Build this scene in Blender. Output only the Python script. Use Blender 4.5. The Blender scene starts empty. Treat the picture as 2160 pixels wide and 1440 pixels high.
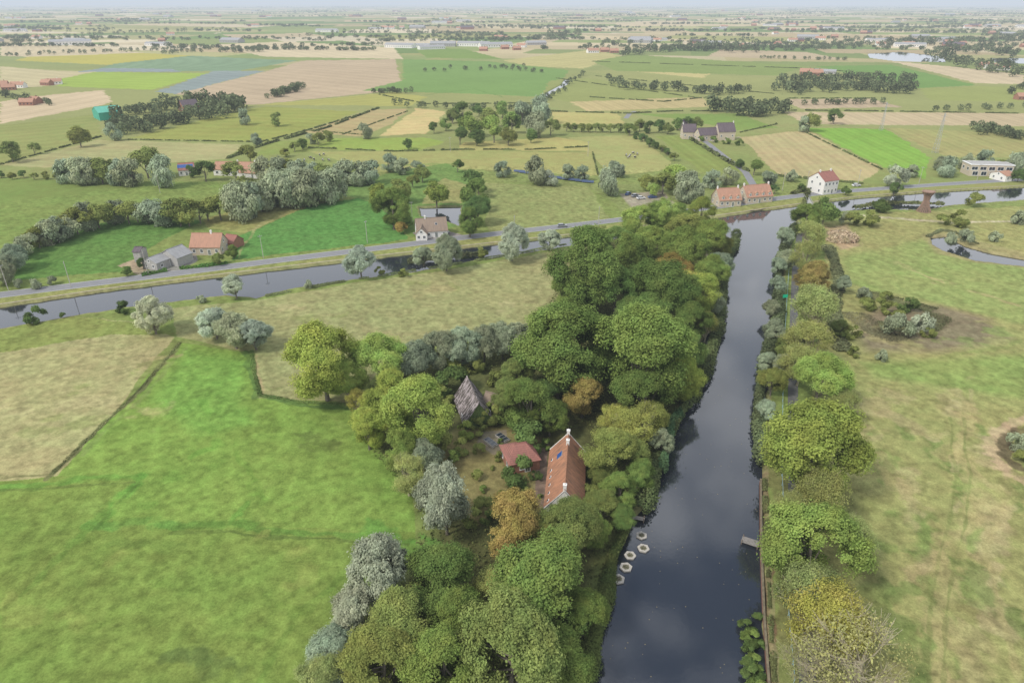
import bpy, math, numpy as np, random
from mathutils import Vector, Matrix
R=np.random.default_rng(7); random.seed(7)
H=85.0; F=1440.0; PITCH=math.atan(714/1440); SP=math.sin(PITCH); CP=math.cos(PITCH)
KG=0.74
FB=2.05  # foliage albedo gain
sc=bpy.context.scene; COL=sc.collection
# survey helper: sight line from the survey point (0,0,H) to the plane z=h
def G(u,v,h=0.0):
    a=(v-720)/F; x=(u-1080)/F
    t=(H-h)/(SP+a*CP)
    return (x*t,(CP-a*SP)*t)
def T(v,h=0): return (H-h)/(SP+(v-720)/F*CP)
def GP(l,h=0): return [G(u,v,h) for u,v in l]
def s2l(c):
    c=c/255.0
    return c/12.92 if c<=0.04045 else ((c+0.055)/1.055)**2.4
def C(r,g,b,k=None):
    k=KG if k is None else k
    return (s2l(r)*k,s2l(g)*k,s2l(b)*k)

# ---------------- materials ----------------
def newmat(name):
    m=bpy.data.materials.new(name); m.use_nodes=True; nt=m.node_tree; nt.nodes.clear()
    o=nt.nodes.new('ShaderNodeOutputMaterial'); return m,nt,o
def simple(name,col,rough=0.8,var=0.25,scale=3.0,bump=0.0,metal=0.0,spec=0.3,dark=None):
    m,nt,o=newmat(name); N=nt.nodes; L=nt.links
    b=N.new('ShaderNodeBsdfPrincipled'); b.inputs['Roughness'].default_value=rough; b.inputs['Metallic'].default_value=metal
    b.inputs['Specular IOR Level'].default_value=spec
    tc=N.new('ShaderNodeTexCoord'); n=N.new('ShaderNodeTexNoise'); n.inputs['Scale'].default_value=scale; n.inputs['Detail'].default_value=6; n.inputs['Roughness'].default_value=0.7
    L.new(tc.outputs['Object'],n.inputs['Vector'])
    r=N.new('ShaderNodeValToRGB'); r.color_ramp.elements[0].position=0.3; r.color_ramp.elements[1].position=0.7
    d=dark if dark else tuple(c*(1-var) for c in col)
    r.color_ramp.elements[0].color=(*d,1); r.color_ramp.elements[1].color=(*[min(1,c*(1+var)) for c in col],1)
    L.new(n.outputs['Fac'],r.inputs['Fac']); L.new(r.outputs['Color'],b.inputs['Base Color'])
    if bump>0:
        bp=N.new('ShaderNodeBump'); bp.inputs['Strength'].default_value=bump; bp.inputs['Distance'].default_value=0.1
        L.new(n.outputs['Fac'],bp.inputs['Height']); L.new(bp.outputs['Normal'],b.inputs['Normal'])
    L.new(b.outputs[0],o.inputs['Surface']); return m
def roofmat(name,col,dark,lo=.32,hi=.62,ns=.7):
    m,nt,o=newmat(name); N=nt.nodes; L=nt.links
    b=N.new('ShaderNodeBsdfPrincipled'); b.inputs['Roughness'].default_value=0.85; b.inputs['Specular IOR Level'].default_value=0.2
    tc=N.new('ShaderNodeTexCoord')
    n=N.new('ShaderNodeTexNoise'); n.inputs['Scale'].default_value=ns; n.inputs['Detail'].default_value=9; n.inputs['Roughness'].default_value=0.75
    mp=N.new('ShaderNodeMapping'); mp.inputs['Scale'].default_value=(2.2,0.6,0.6); L.new(tc.outputs['Object'],mp.inputs[0]); L.new(mp.outputs[0],n.inputs['Vector'])
    r=N.new('ShaderNodeValToRGB'); r.color_ramp.elements[0].position=lo; r.color_ramp.elements[1].position=hi
    r.color_ramp.elements[0].color=(*dark,1); r.color_ramp.elements[1].color=(*col,1); L.new(n.outputs['Fac'],r.inputs['Fac'])
    w=N.new('ShaderNodeTexWave'); w.bands_direction='X'; w.inputs['Scale'].default_value=1.1; w.inputs['Distortion'].default_value=0.3
    L.new(tc.outputs['Object'],w.inputs['Vector'])
    w2=N.new('ShaderNodeTexWave'); w2.bands_direction='Z'; w2.inputs['Scale'].default_value=1.3; L.new(tc.outputs['Object'],w2.inputs['Vector'])
    ad=N.new('ShaderNodeMath'); ad.operation='ADD'; L.new(w.outputs['Fac'],ad.inputs[0]); L.new(w2.outputs['Fac'],ad.inputs[1])
    mr=N.new('ShaderNodeMapRange'); mr.inputs['From Max'].default_value=2; mr.inputs['To Min'].default_value=0.78; mr.inputs['To Max'].default_value=1.15; L.new(ad.outputs[0],mr.inputs['Value'])
    mx=N.new('ShaderNodeVectorMath'); mx.operation='SCALE'; L.new(r.outputs['Color'],mx.inputs[0]); L.new(mr.outputs[0],mx.inputs['Scale'])
    L.new(mx.outputs[0],b.inputs['Base Color'])
    bp=N.new('ShaderNodeBump'); bp.inputs['Strength'].default_value=0.4; bp.inputs['Distance'].default_value=0.05; L.new(ad.outputs[0],bp.inputs['Height']); L.new(bp.outputs[0],b.inputs['Normal'])
    L.new(b.outputs[0],o.inputs['Surface']); return m

def foliage():
    m,nt,o=newmat('foliage'); N=nt.nodes; L=nt.links
    oi=N.new('ShaderNodeObjectInfo'); at=N.new('ShaderNodeAttribute'); at.attribute_name='lc'
    sc_=N.new('ShaderNodeVectorMath'); sc_.operation='SCALE'; L.new(oi.outputs['Color'],sc_.inputs[0]); L.new(at.outputs['Fac'],sc_.inputs['Scale'])
    hs=N.new('ShaderNodeHueSaturation'); tc=N.new('ShaderNodeTexCoord'); n=N.new('ShaderNodeTexNoise'); n.inputs['Scale'].default_value=0.35; n.inputs['Detail'].default_value=2
    L.new(tc.outputs['Object'],n.inputs['Vector']); mr=N.new('ShaderNodeMapRange'); mr.inputs['To Min'].default_value=0.485; mr.inputs['To Max'].default_value=0.515; mr.inputs['From Min'].default_value=0.3; mr.inputs['From Max'].default_value=0.7
    L.new(n.outputs['Fac'],mr.inputs['Value']); L.new(mr.outputs[0],hs.inputs['Hue']); L.new(sc_.outputs[0],hs.inputs['Color'])
    d=N.new('ShaderNodeBsdfDiffuse'); t=N.new('ShaderNodeBsdfTranslucent'); mx=N.new('ShaderNodeMixShader'); mx.inputs[0].default_value=0.3
    L.new(hs.outputs[0],d.inputs['Color']); L.new(hs.outputs[0],t.inputs['Color']); L.new(d.outputs[0],mx.inputs[1]); L.new(t.outputs[0],mx.inputs[2])
    L.new(mx.outputs[0],o.inputs['Surface']); return m
M_fol=foliage()
M_bark=simple('bark',(0.16,0.14,0.11),0.9,0.4,4)
M_barkp=simple('pale_bark',(0.36,0.32,0.22),0.9,0.25,4)
M_white=simple('white_render',(0.72,0.70,0.66),0.8,0.08,2)
M_cream=simple('cream_brick',(0.50,0.43,0.33),0.85,0.15,2)
M_brick=simple('red_brick',(0.30,0.15,0.10),0.85,0.25,2)
M_ivy=simple('ivy_covered_brick',(0.09,0.13,0.04),0.9,0.5,2.5,0.6,dark=(.03,.045,.015))
M_greyw=simple('grey_concrete',(0.36,0.35,0.33),0.85,0.15,1.5)
M_pane=simple('glass_pane',(0.03,0.04,0.05),0.15,0.2,1,spec=0.5)
M_frame=simple('window_frame_paint',(0.75,0.75,0.73),0.6,0.05,2)
M_blue=simple('solar_blue',(0.03,0.09,0.28),0.25,0.2,2,spec=0.5)
M_door=simple('door_paint',(0.10,0.12,0.10),0.6,0.1,2)
R_orange=roofmat('orange_roof_tiles',(0.44,0.21,0.12),(0.20,0.12,0.08),.36,.60)
R_red=roofmat('red_roof_tiles',(0.34,0.15,0.12),(0.22,0.11,0.09))
R_pink=roofmat('salmon_roof_tiles',(0.45,0.25,0.17),(0.34,0.20,0.14))
R_brown=roofmat('brown_roof_tiles',(0.30,0.23,0.17),(0.22,0.17,0.14))
R_dark=roofmat('slate_roof_tiles',(0.15,0.12,0.13),(0.10,0.08,0.09))
R_old=roofmat('weathered_grey_roof',(0.38,0.33,0.33),(0.07,0.06,0.05),.47,.55,1.1)
R_grey=roofmat('grey_sheet_roof',(0.36,0.36,0.36),(0.25,0.25,0.25))
M_green=simple('green_sheet_metal',(0.06,0.34,0.24),0.6,0.1,0.3)
M_wood=simple('weathered_wood',(0.20,0.15,0.11),0.85,0.3,4)
M_conc=simple('pale_concrete',(0.42,0.39,0.34),0.85,0.3,3,0.3)
M_tyre=simple('black_rubber',(0.02,0.02,0.02),0.8,0.1,3)
M_metal=simple('galvanised_metal',(0.45,0.46,0.47),0.45,0.1,3,metal=0.5)

# ---------------- mesh helpers ----------------
class MB:
    def __init__(s): s.v=[];s.f=[];s.m=[]
    def add(s,vs,fs,mi=0):
        o=len(s.v); s.v+=[tuple(x) for x in vs]; s.f+=[tuple(i+o for i in f) for f in fs]; s.m+=[mi]*len(fs)
    def box(s,c,d,mi=0,rot=None):
        x,y,z=[k/2 for k in d]
        vs=[Vector((a*x,b*y,e*z)) for a in(-1,1) for b in(-1,1) for e in(-1,1)]
        if rot: vs=[rot@q for q in vs]
        vs=[(q.x+c[0],q.y+c[1],q.z+c[2]) for q in vs]
        s.add(vs,[(0,1,3,2),(4,6,7,5),(0,4,5,1),(2,3,7,6),(0,2,6,4),(1,5,7,3)],mi)
    def tube(s,pts,rad,n=6,mi=0,caps=True):
        o=len(s.v); P=[Vector(p) for p in pts]
        for i,p in enumerate(P):
            d=(P[min(i+1,len(P)-1)]-P[max(i-1,0)]).normalized()
            a=d.orthogonal().normalized() if abs(d.z)<0.9 else Vector((1,0,0)).cross(d).normalized()
            b=d.cross(a)
            for k in range(n):
                t=2*math.pi*k/n; q=p+(a*math.cos(t)+b*math.sin(t))*rad[i]; s.v.append(tuple(q))
        for i in range(len(P)-1):
            for k in range(n):
                s.f.append((o+i*n+k,o+i*n+(k+1)%n,o+(i+1)*n+(k+1)%n,o+(i+1)*n+k)); s.m.append(mi)
        if caps:
            s.f.append(tuple(o+k for k in range(n))[::-1]); s.m.append(mi)
            s.f.append(tuple(o+(len(P)-1)*n+k for k in range(n))); s.m.append(mi)
    def mesh(s,name,mats):
        me=bpy.data.meshes.new(name); me.from_pydata(s.v,[],s.f)
        for m in mats: me.materials.append(m)
        me.polygons.foreach_set('material_index',s.m); me.update(); return me
    def obj(s,name,mats,parent=None,loc=(0,0,0)):
        o=bpy.data.objects.new(name,s.mesh(name,mats)); COL.objects.link(o); o.location=loc
        if parent: o.parent=parent
        return o
def empty(name,loc,rz=0,label='',cat='',group=None):
    e=bpy.data.objects.new(name,None); e.empty_display_size=0.5; e.location=loc; e.rotation_euler=(0,0,rz); COL.objects.link(e)
    e['label']=label; e['category']=cat
    if group: e['group']=group
    return e
def tag(o,label,cat,group=None,kind=None):
    if kind: o['kind']=kind
    o['label']=label; o['category']=cat
    if group: o['group']=group
    return o
def leaves(name,Cn,S,Nn,col,elong=1.0,droop=0.0):
    N=len(Cn)
    Nn=Nn/np.maximum(np.linalg.norm(Nn,axis=1,keepdims=True),1e-6)
    r=R.normal(size=(N,3)); r[:,2]+=droop*np.sign(R.random(N)-0.5)*3
    a=np.cross(Nn,r); 
    if droop>0: a=r-Nn*(np.sum(r*Nn,axis=1,keepdims=True))
    a/=np.maximum(np.linalg.norm(a,axis=1,keepdims=True),1e-6); b=np.cross(Nn,a)
    S=S[:,None]; A=a*S*0.5*elong; B=b*S*0.5*0.75
    sh=(R.random((N,1))-0.5)*0.5
    V=np.stack([Cn+A,Cn+B+A*sh,Cn-A,Cn-B+A*sh],axis=1).reshape(-1,3)
    me=bpy.data.meshes.new(name); me.vertices.add(4*N); me.loops.add(4*N); me.polygons.add(N)
    me.vertices.foreach_set('co',V.astype(np.float32).ravel())
    me.loops.foreach_set('vertex_index',np.arange(4*N,dtype=np.int32))
    me.polygons.foreach_set('loop_start',np.arange(0,4*N,4,dtype=np.int32))
    at=me.attributes.new('lc','FLOAT','FACE'); at.data.foreach_set('value',col.astype(np.float32))
    me.materials.append(M_fol); me.update(calc_edges=True); return me
def rdir(n,zb=0.0):
    d=R.normal(size=(n,3)); d/=np.linalg.norm(d,axis=1,keepdims=True)
    d[:,2]+=zb; d/=np.linalg.norm(d,axis=1,keepdims=True); return d

def make_tree(name,Ht,Rc,base,ncl,nl,leaf,style='b',clr=(0.2,0.36),nlob=9,lobr=(.34,.54),rj=.05):
    cz=(base+Ht)/2; hz=(Ht-base)/2
    LD=rdir(nlob,0.25); LD[0]=(0,0,1); lr=R.uniform(*lobr,nlob); lo=(1-lr)*R.uniform(.80,1.15,nlob)
    lob=np.stack([LD[:,0]*lo,LD[:,1]*lo,LD[:,2]*lo],1)
    li=R.integers(0,nlob,ncl); D=rdir(ncl,0.15)
    out=np.sum(D*LD[li],1); D[out<-.3]*=-1
    u3=lob[li]+D*(lr[li]*R.uniform(.62,1.06,ncl))[:,None]
    cc=np.stack([u3[:,0]*Rc*.92,u3[:,1]*Rc*.92,cz+u3[:,2]*hz*.92],axis=1)
    cr=Rc*R.uniform(clr[0],clr[1],ncl)
    ct=R.uniform(0.82,1.18,ncl)*R.uniform(.87,1.13,nlob)[li]
    idx=np.repeat(np.arange(ncl),nl)
    d=rdir(len(idx),0.25)
    zs=0.8
    if style=='w': zs=1.35
    q=0.45+0.6*np.sqrt(R.random(len(idx)))
    off=d*(cr[idx]*q)[:,None]; off[:,2]*=zs
    P=cc[idx]+off
    P+=rj*Rc*R.normal(size=P.shape)*R.random((len(P),1))
    P[:,2]=np.maximum(P[:,2],base*0.5+0.1)
    outv=P-np.array([0,0,cz-0.2*hz]); outn=outv/np.linalg.norm(outv,axis=1,keepdims=True)
    nn=d*0.7+outn*0.7+R.normal(size=P.shape)*0.42
    nn[:,2]+=0.3
    if style=='w': nn[:,2]*=0.6
    col=ct[idx]*R.uniform(0.82,1.18,len(idx))
    S=leaf*R.uniform(0.6,1.35,len(idx))
    me=leaves(name+'_crown',P,S,nn,col,elong=1.7 if style=='w' else 1.25,droop=1.0 if style=='w' else 0)
    mb=MB(); tr=max(0.12,Rc*0.05)
    top=cz+hz*0.35; bend=R.normal(size=2)*Rc*0.06
    mb.tube([(0,0,-0.3),(bend[0]*.3,bend[1]*.3,base*0.6),(bend[0],bend[1],cz-0.2*hz),(bend[0]*1.5,bend[1]*1.5,top)],[tr*1.3,tr,tr*0.65,tr*0.15],7)
    nb=34 if style in('p','n') else 8
    sel=R.choice(ncl,min(nb,ncl),replace=False)
    for i in sel:
        z0=base*0.6+(cz-base*0.6)*R.uniform(0.0,0.9); s=Vector((bend[0]*.6,bend[1]*.6,z0)); e=Vector(cc[i]); mid=s.lerp(e,0.5)+Vector((0,0,-0.08*Rc))
        mb.tube([s,mid,e],[tr*0.4,tr*0.24,tr*0.07],5)
        if style in('p','n'):
            for k in range(26 if style=='n' else 9):
                q0=mid.lerp(e,R.uniform(.3,1)); e2=q0+Vector(R.normal(size=3))*Rc*.10+(e-s).normalized()*Rc*.13+Vector((0,0,.35)); mb.tube([q0,e2],[tr*0.08,0.022],3)
    return me, mb.mesh(name+'_trunk',[M_barkp if style in('p','n') else M_bark])
NEAR={}; MID={}
def reg(D,key,n,**k): D[key]=[make_tree('%s'%key,**k)+(k['Rc'],k['Ht']) for _ in range(n)]
reg(NEAR,'b',8,Ht=15,Rc=7,base=1.6,ncl=260,nl=230,leaf=0.245,style='b',clr=(0.08,0.19))
reg(NEAR,'w',4,Ht=15,Rc=6,base=0.8,ncl=200,nl=200,leaf=0.27,style='w',clr=(0.08,0.18))
reg(NEAR,'p',5,Ht=15,Rc=7,base=2.0,ncl=230,nl=95,leaf=0.24,style='p',clr=(0.08,0.18),rj=.08)
reg(NEAR,'n',2,Ht=13,Rc=7,base=2.0,ncl=170,nl=26,leaf=0.22,style='n',clr=(0.12,0.24),rj=.08)
reg(MID,'b',6,Ht=10,Rc=5,base=0.6,ncl=64,nl=80,leaf=0.5,style='b',clr=(0.14,0.30),nlob=6)
reg(MID,'w',4,Ht=10,Rc=5,base=0.3,ncl=64,nl=80,leaf=0.5,style='w',clr=(0.14,0.28),nlob=6)
reg(MID,'p',2,Ht=11,Rc=5,base=1.2,ncl=60,nl=45,leaf=0.45,style='p',clr=(0.14,0.26),nlob=6)
MID['n']=NEAR['n']
BUSH=[make_tree('bush',Ht=3.4,Rc=2.2,base=0.0,ncl=40,nl=80,leaf=0.26,style='b',clr=(0.16,0.3),nlob=6)[0] for _ in range(3)]
BUSHW=[make_tree('bushw',Ht=3.6,Rc=2.2,base=0.0,ncl=40,nl=80,leaf=0.26,style='w',clr=(0.16,0.3),nlob=6)[0] for _ in range(2)]
TY={
 'b':('b',1.02,(0.092,0.128,0.034),'broadleaf_tree','green broadleaf tree with clumpy crown'),
 'd':('b',1.0,(0.062,0.092,0.028),'broadleaf_tree','dark green dense broadleaf tree'),
 'g':('b',1.02,(0.148,0.184,0.044),'broadleaf_tree','lime green broadleaf tree'),
 'l':('b',1.0,(0.120,0.138,0.040),'broadleaf_tree','olive green rounded broadleaf tree'),
 'y':('p',1.05,(0.200,0.196,0.050),'broadleaf_tree','yellowing thin crowned broadleaf tree'),
 'o':('b',0.95,(0.185,0.142,0.045),'broadleaf_tree','autumn brown rounded broadleaf tree'),
 'w':('w',1.05,(0.165,0.188,0.118),'willow_tree','grey green drooping willow'),
 'v':('w',1.15,(0.215,0.235,0.165),'willow_tree','silvery pale feathery willow'),
 'p':('p',1.1,(0.172,0.188,0.064),'poplar_tree','open crowned pale green tree'),
 'n':('n',1.0,(0.22,0.21,0.08),'bare_tree','nearly leafless pale branched tree'),
}
ntree=0
def put_tree(u,v,w,ty,where='in open farmland',hr=None,grp=None,hcf=0.56):
    global ntree
    st,r0,colr,nm,lab=TY[ty]; hr=hr or r0
    h=w*T(v)/F*hr
    for _ in range(8):
        t=T(v,h*hcf); wm=w*t/F; h=wm*hr
    X,Y=G(u,v,h*hcf); D=math.hypot(X,Y)
    lib=NEAR if D<300 else MID
    cm,tm,Rc,bh=random.choice(lib[st])
    sx=wm/(2*Rc*0.88); sz=h/bh*1.04
    e=empty(nm,(X,Y,-0.05),random.uniform(0,6.28),lab+' '+where,'tree',grp or 'trees '+where)
    e.scale=(sx*random.uniform(.93,1.08),sx*random.uniform(.93,1.08),sz*random.uniform(.94,1.1))
    cr=bpy.data.objects.new('crown',cm); tk=bpy.data.objects.new('trunk',tm)
    k=random.uniform(0.80,1.2)*FB; j=random.uniform(-0.08,0.06)
    cr.color=(colr[0]*k*(1+j),colr[1]*k,colr[2]*k*(1-j),1)
    for o in(cr,tk): o.parent=e; COL.objects.link(o)
    ntree+=1; return e
def put_bush(u,v,w,ty='b',where='beside a ditch',z=-.1,fl=.8):
    st,r0,colr,nm,lab=TY[ty]
    h=w*T(v)/F*fl; t=T(v,h*.5); wm=w*t/F; h=wm*fl; X,Y=G(u,v,h*0.5)
    o=bpy.data.objects.new('bush',random.choice(BUSHW if st=='w' else BUSH)); COL.objects.link(o)
    o.location=(X,Y,z); o.rotation_euler=(0,0,random.uniform(0,6)); s=wm/4.1; o.scale=(s,s,s*.95*fl/.8)
    k=random.uniform(.88,1.12)*FB; o.color=(colr[0]*k,colr[1]*k,colr[2]*k,1)
    tag(o,{'w':'grey green rounded willow bush ','v':'silvery rounded willow bush '}.get(ty,'green rounded bush ')+where,'bush','bushes '+where); return o
def along(pl,n):
    P=np.array(pl,float); d=np.r_[0,np.cumsum(np.hypot(*np.diff(P,axis=0).T))]
    s=np.linspace(0,d[-1],n); return np.stack([np.interp(s,d,P[:,0]),np.interp(s,d,P[:,1])],1)
# ---- the near wooded belt ----
W1='on the canal bank'
for t in [
 (808,1212,150,'v'),(752,1290,115,'v'),(700,1370,110,'w'),(930,1225,175,'b'),(1165,1215,240,'b'),(850,1310,155,'l'),(955,1300,140,'b'),(1070,1370,235,'l'),
 (800,1400,160,'l'),(930,1400,165,'b'),(1190,1390,140,'b'),(680,1430,110,'p'),(1230,1300,115,'b'),(1040,1250,90,'p'),(730,1420,80,'w'),(875,1360,110,'l'),(1130,1310,100,'l'),
 (1080,1105,140,'o'),(1208,1108,125,'l'),(1305,1035,80,'b'),(1268,1068,80,'l'),(1315,1095,60,'b'),(1140,1140,85,'l'),(1250,1120,80,'b'),
 (860,1000,90,'p'),(890,960,80,'w'),(885,885,160,'g'),(775,905,90,'g'),(825,835,120,'g'),(845,940,100,'b'),
 (680,760,170,'g'),(800,755,120,'g'),(735,800,85,'g'),(760,850,60,'y'),
 (875,755,85,'w'),(925,742,82,'w'),(975,733,82,'w'),(1020,722,82,'w'),(1060,715,80,'w'),(1090,712,72,'w'),
 (1190,735,195,'b'),(1350,745,220,'b'),(1275,720,120,'b'),(1440,800,95,'g'),(1360,835,135,'b'),(1420,760,90,'b'),(1250,780,105,'d'),(1180,800,90,'d'),
 (1230,835,100,'o'),(1120,860,115,'b'),(1075,835,80,'l'),(1160,880,80,'b'),(1090,785,65,'l'),
 (1285,955,125,'l'),(1350,895,110,'y'),(1330,960,85,'l'),(1345,1000,70,'b'),(1395,935,54,'w'),(1370,880,75,'l'),(1300,890,70,'y'),(1265,1010,60,'l'),
 (1240,575,165,'b'),(1325,545,110,'b'),(1400,610,150,'b'),(1480,620,95,'g'),(1370,660,95,'b'),(1440,535,110,'b'),(1350,470,75,'g'),(1400,455,80,'g'),(1455,485,90,'l'),
 (1500,500,85,'g'),(1480,450,60,'g'),(1375,515,95,'g'),(1300,515,80,'b'),(1515,560,56,'w'),(1460,680,90,'b'),(1490,690,56,'y'),(1400,700,85,'b'),(1200,610,85,'b'),(1300,610,105,'b'),
 (1450,745,85,'b'),(1430,455,60,'b'),(1520,520,50,'l'),(1500,580,75,'b'),(1420,570,80,'o'),(1450,610,80,'y'),(1340,600,85,'b'),(1330,660,75,'b'),(1505,640,46,'w')]:
    put_tree(*t,where=W1)
put_tree(940,1052,128,'v',W1,hr=1.35)
put_tree(1193,1086,70,'l',W1,hr=.75)
W2='beside the towpath'
for t in [(1700,462,66,'b'),(1740,445,56,'b'),(1702,505,70,'p'),(1655,500,38,'w'),(1660,545,44,'w'),(1712,582,80,'o'),(1722,660,112,'p'),(1640,600,38,'w'),(1635,700,50,'w'),
 (1630,650,40,'w'),(1690,768,84,'p'),(1735,798,120,'g'),(1710,935,225,'g'),(1630,805,60,'l'),(1618,862,46,'w'),(1718,1155,200,'g'),(1795,1135,90,'p'),(1705,1258,150,'p'),(1755,1325,190,'y'),
 (1815,1405,235,'n'),(1712,1415,130,'n'),(1620,760,46,'w'),(1782,600,34,'w'),(1740,1060,120,'p'),(1785,860,70,'p'),(1700,545,64,'p'),(1640,560,36,'w'),(1675,1080,90,'p'),(1775,690,40,'l'),(1710,722,100,'p'),(1690,705,56,'l'),(1655,730,46,'l'),(1655,770,50,'w')]:
    put_tree(*t,where=W2)
W3='standing beside the water'
for t in [(320,665,82,'v'),(450,680,72,'v'),(492,695,85,'w'),(535,702,75,'v'),(495,605,50,'v'),(760,553,66,'v'),(892,540,45,'w'),(940,535,72,'w'),(1080,512,75,'v'),(1160,505,46,'v'),(1215,497,36,'w')]:
    put_tree(*t,where=W3,hr=0.95)
for t in [(75,663,46,'d'),(255,647,36,'d'),(130,664,16,'d'),(1015,532,30,'l'),(850,575,24,'l'),(650,600,22,'w'),(425,630,20,'w'),(800,570,22,'l')]: put_bush(*t,where='on the grassy water edge')
W4='in a farmland hedgerow'
for pl,n,w,ty in [([(0,575),(35,525),(75,500),(130,480),(175,458),(250,445),(390,447),(460,436)],24,56,'lwlw'),([(500,425),(585,402),(700,392)],9,76,'wwww'),([(560,358),(640,362),(700,370),(780,365)],10,52,'wwlw'),([(145,358),(215,362),(270,365)],7,54,'wlw'),
   ([(0,368),(60,368),(140,374)],7,20,'dl'),([(515,385),(525,412),(510,430)],4,42,'lg'),([(600,320),(640,300),(690,285)],6,26,'dlw'),([(1340,285),(1380,305),(1420,330)],7,18,'dl')]:
    for p in along(pl,n): put_tree(p[0]+random.uniform(-4,4),p[1]+random.uniform(-3,3),w*random.uniform(.85,1.15),random.choice(ty),W4,hr=.85)
W5='beside a farmstead garden'
for t in [(305,340,64,'l'),(345,363,54,'w'),(430,358,45,'d'),(495,360,45,'l'),(526,322,40,'l'),(400,362,24,'d'),(465,520,18,'d'),(300,555,22,'d'),(460,545,26,'l'),(490,530,28,'b'),(265,570,22,'b'),
 (800,410,46,'g'),(828,438,84,'b'),(842,400,50,'l'),(855,462,38,'b'),(920,407,54,'g'),(995,380,46,'d'),(1000,412,58,'b'),(1006,442,60,'d'),(990,470,55,'b'),(870,380,28,'l'),(965,350,24,'d'),(890,365,34,'l'),(1010,395,38,'b')]:
    put_tree(*t,where=W5)
put_tree(845,478,28,'o',W5)
W6='in rough meadow near the road'
for t in [(850,350,36,'w'),(880,352,30,'w'),(820,345,36,'w'),(1062,355,38,'w'),(1130,360,56,'w'),(1160,375,34,'v'),(1196,362,34,'w'),(1230,366,32,'w'),(1285,382,58,'w'),(1298,356,36,'w'),(1400,385,50,'l'),(1450,392,66,'w'),
 (1505,378,40,'w'),(1535,372,38,'w'),(1592,352,34,'b'),(1430,370,56,'g'),(1365,385,34,'l'),(1620,375,34,'w'),(1560,345,20,'d'),(1670,370,26,'w'),(1690,395,20,'d'),(1890,370,48,'v'),(1925,360,28,'w'),(1380,400,30,'g'),
 (2000,350,44,'w'),(2040,340,34,'w'),(2080,335,38,'w'),(2140,345,44,'w'),(2110,350,28,'l'),(1985,345,28,'w'),(2150,370,28,'d'),(1785,402,20,'d'),(1860,432,32,'d'),(1888,400,28,'d'),(1635,400,20,'d')]:
    put_tree(*t,where=W6,hr=0.9)
W7='in a small wood'
for t in [(915,268,24,'d'),(940,262,24,'b'),(975,235,40,'b'),(992,262,46,'b'),(1030,246,40,'l'),(1042,272,50,'g'),(1080,258,42,'b'),(1100,238,42,'w'),(1142,228,56,'w'),(1132,262,46,'w'),(1162,268,32,'l'),(1005,288,34,'d'),(970,286,34,'d'),(1072,285,38,'l'),
 (1060,230,32,'b'),(1120,285,28,'b'),(1010,230,28,'d'),(955,245,28,'l'),(860,303,22,'d'),(768,275,30,'w'),(540,293,24,'w'),(515,247,28,'w'),(165,287,40,'l'),(238,278,32,'w'),(20,320,40,'l'),(70,312,24,'l'),(585,250,28,'l'),(1762,245,30,'d'),(1710,255,38,'l'),(1695,262,28,'w')]:
    put_tree(*t,where=W7)
for p in along([(1195,268),(1320,270)],9): put_tree(p[0],p[1],18,'l','in a planted row')
for p in along([(1330,268),(1470,262)],8): put_tree(p[0],p[1]+random.uniform(-5,5),24,random.choice('dlb'),'around a farm')
for p in along([(1480,290),(1560,300)],4): put_bush(p[0],p[1],18,'b','in a farm garden')
for t in [(1880,650,40,'l'),(1915,640,44,'d'),(1890,690,60,'w'),(1940,680,50,'v'),(1850,640,34,'l'),(1800,460,40,'l'),(1835,460,44,'l'),(1785,462,30,'w'),(2005,505,30,'w'),(2035,500,34,'w'),(2025,460,44,'l'),(1990,462,30,'l'),(1860,750,30,'w'),
  (985,905,46,'g'),(1000,880,26,'g'),(40,598,22,'w'),(75,598,26,'w'),(110,592,22,'w'),(2150,460,34,'w'),(2055,420,40,'l'),(1860,435,30,'b'),(2150,930,50,'w'),(1010,915,20,'l'),(2100,500,26,'w'),(1130,1000,30,'d'),
  (1800,700,40,'l'),(1830,640,36,'l'),(1900,665,30,'l'),(2158,960,40,'l'),(1960,700,30,'l'),(1820,620,30,'w'),(1800,740,30,'l'),(1870,625,30,'l')]: put_bush(*t,where='in the rough meadow')
for t in [(955,802,76,'d'),(1025,880,50,'l'),(1040,862,50,'l'),(960,770,50,'l'),(1062,868,50,'b'),(1045,800,50,'l'),(1000,770,44,'l'),(930,830,50,'l'),(1050,840,44,'b'),(1005,892,40,'l'),(940,860,44,'l'),(920,870,44,'b')]: put_bush(*t,where='against the old barn')
put_bush(1120,918,84,'d','between the farmhouse and barn')
put_bush(1100,992,80,'d','climbing over the red roofed shed')
for t in [(1240,985,50,'l'),(1245,1040,50,'l'),(975,940,44,'l'),(1010,945,30,'l'),(1040,1060,44,'l'),(1000,1090,50,'l'),(930,930,54,'l'),(1165,1078,40,'l'),(1215,1075,40,'b'),(1020,1030,20,'b'),(1075,1010,18,'b'),(1050,960,26,'l'),(1085,1050,28,'l'),(1030,1085,40,'b'),(1055,930,18,'b'),(1150,935,30,'b'),(1005,1000,30,'l'),(955,960,36,'b'),(1060,1040,22,'l'),(1040,985,14,'l'),(1140,1045,14,'b'),(1010,1060,40,'l'),(1110,1035,24,'l')]: put_bush(*t,where='in the farmhouse garden')
for t in [(1578,1310,40,'d'),(1592,1335,44,'b'),(1582,1360,44,'d'),(1596,1385,44,'b'),(1590,1410,50,'d'),(1600,1440,50,'b'),(1600,1290,26,'d'),(1606,1350,30,'d'),(1575,1335,30,'b'),(1578,1385,36,'d')]: put_bush(*t,where='at the water edge',z=-.8,fl=.6)

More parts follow.
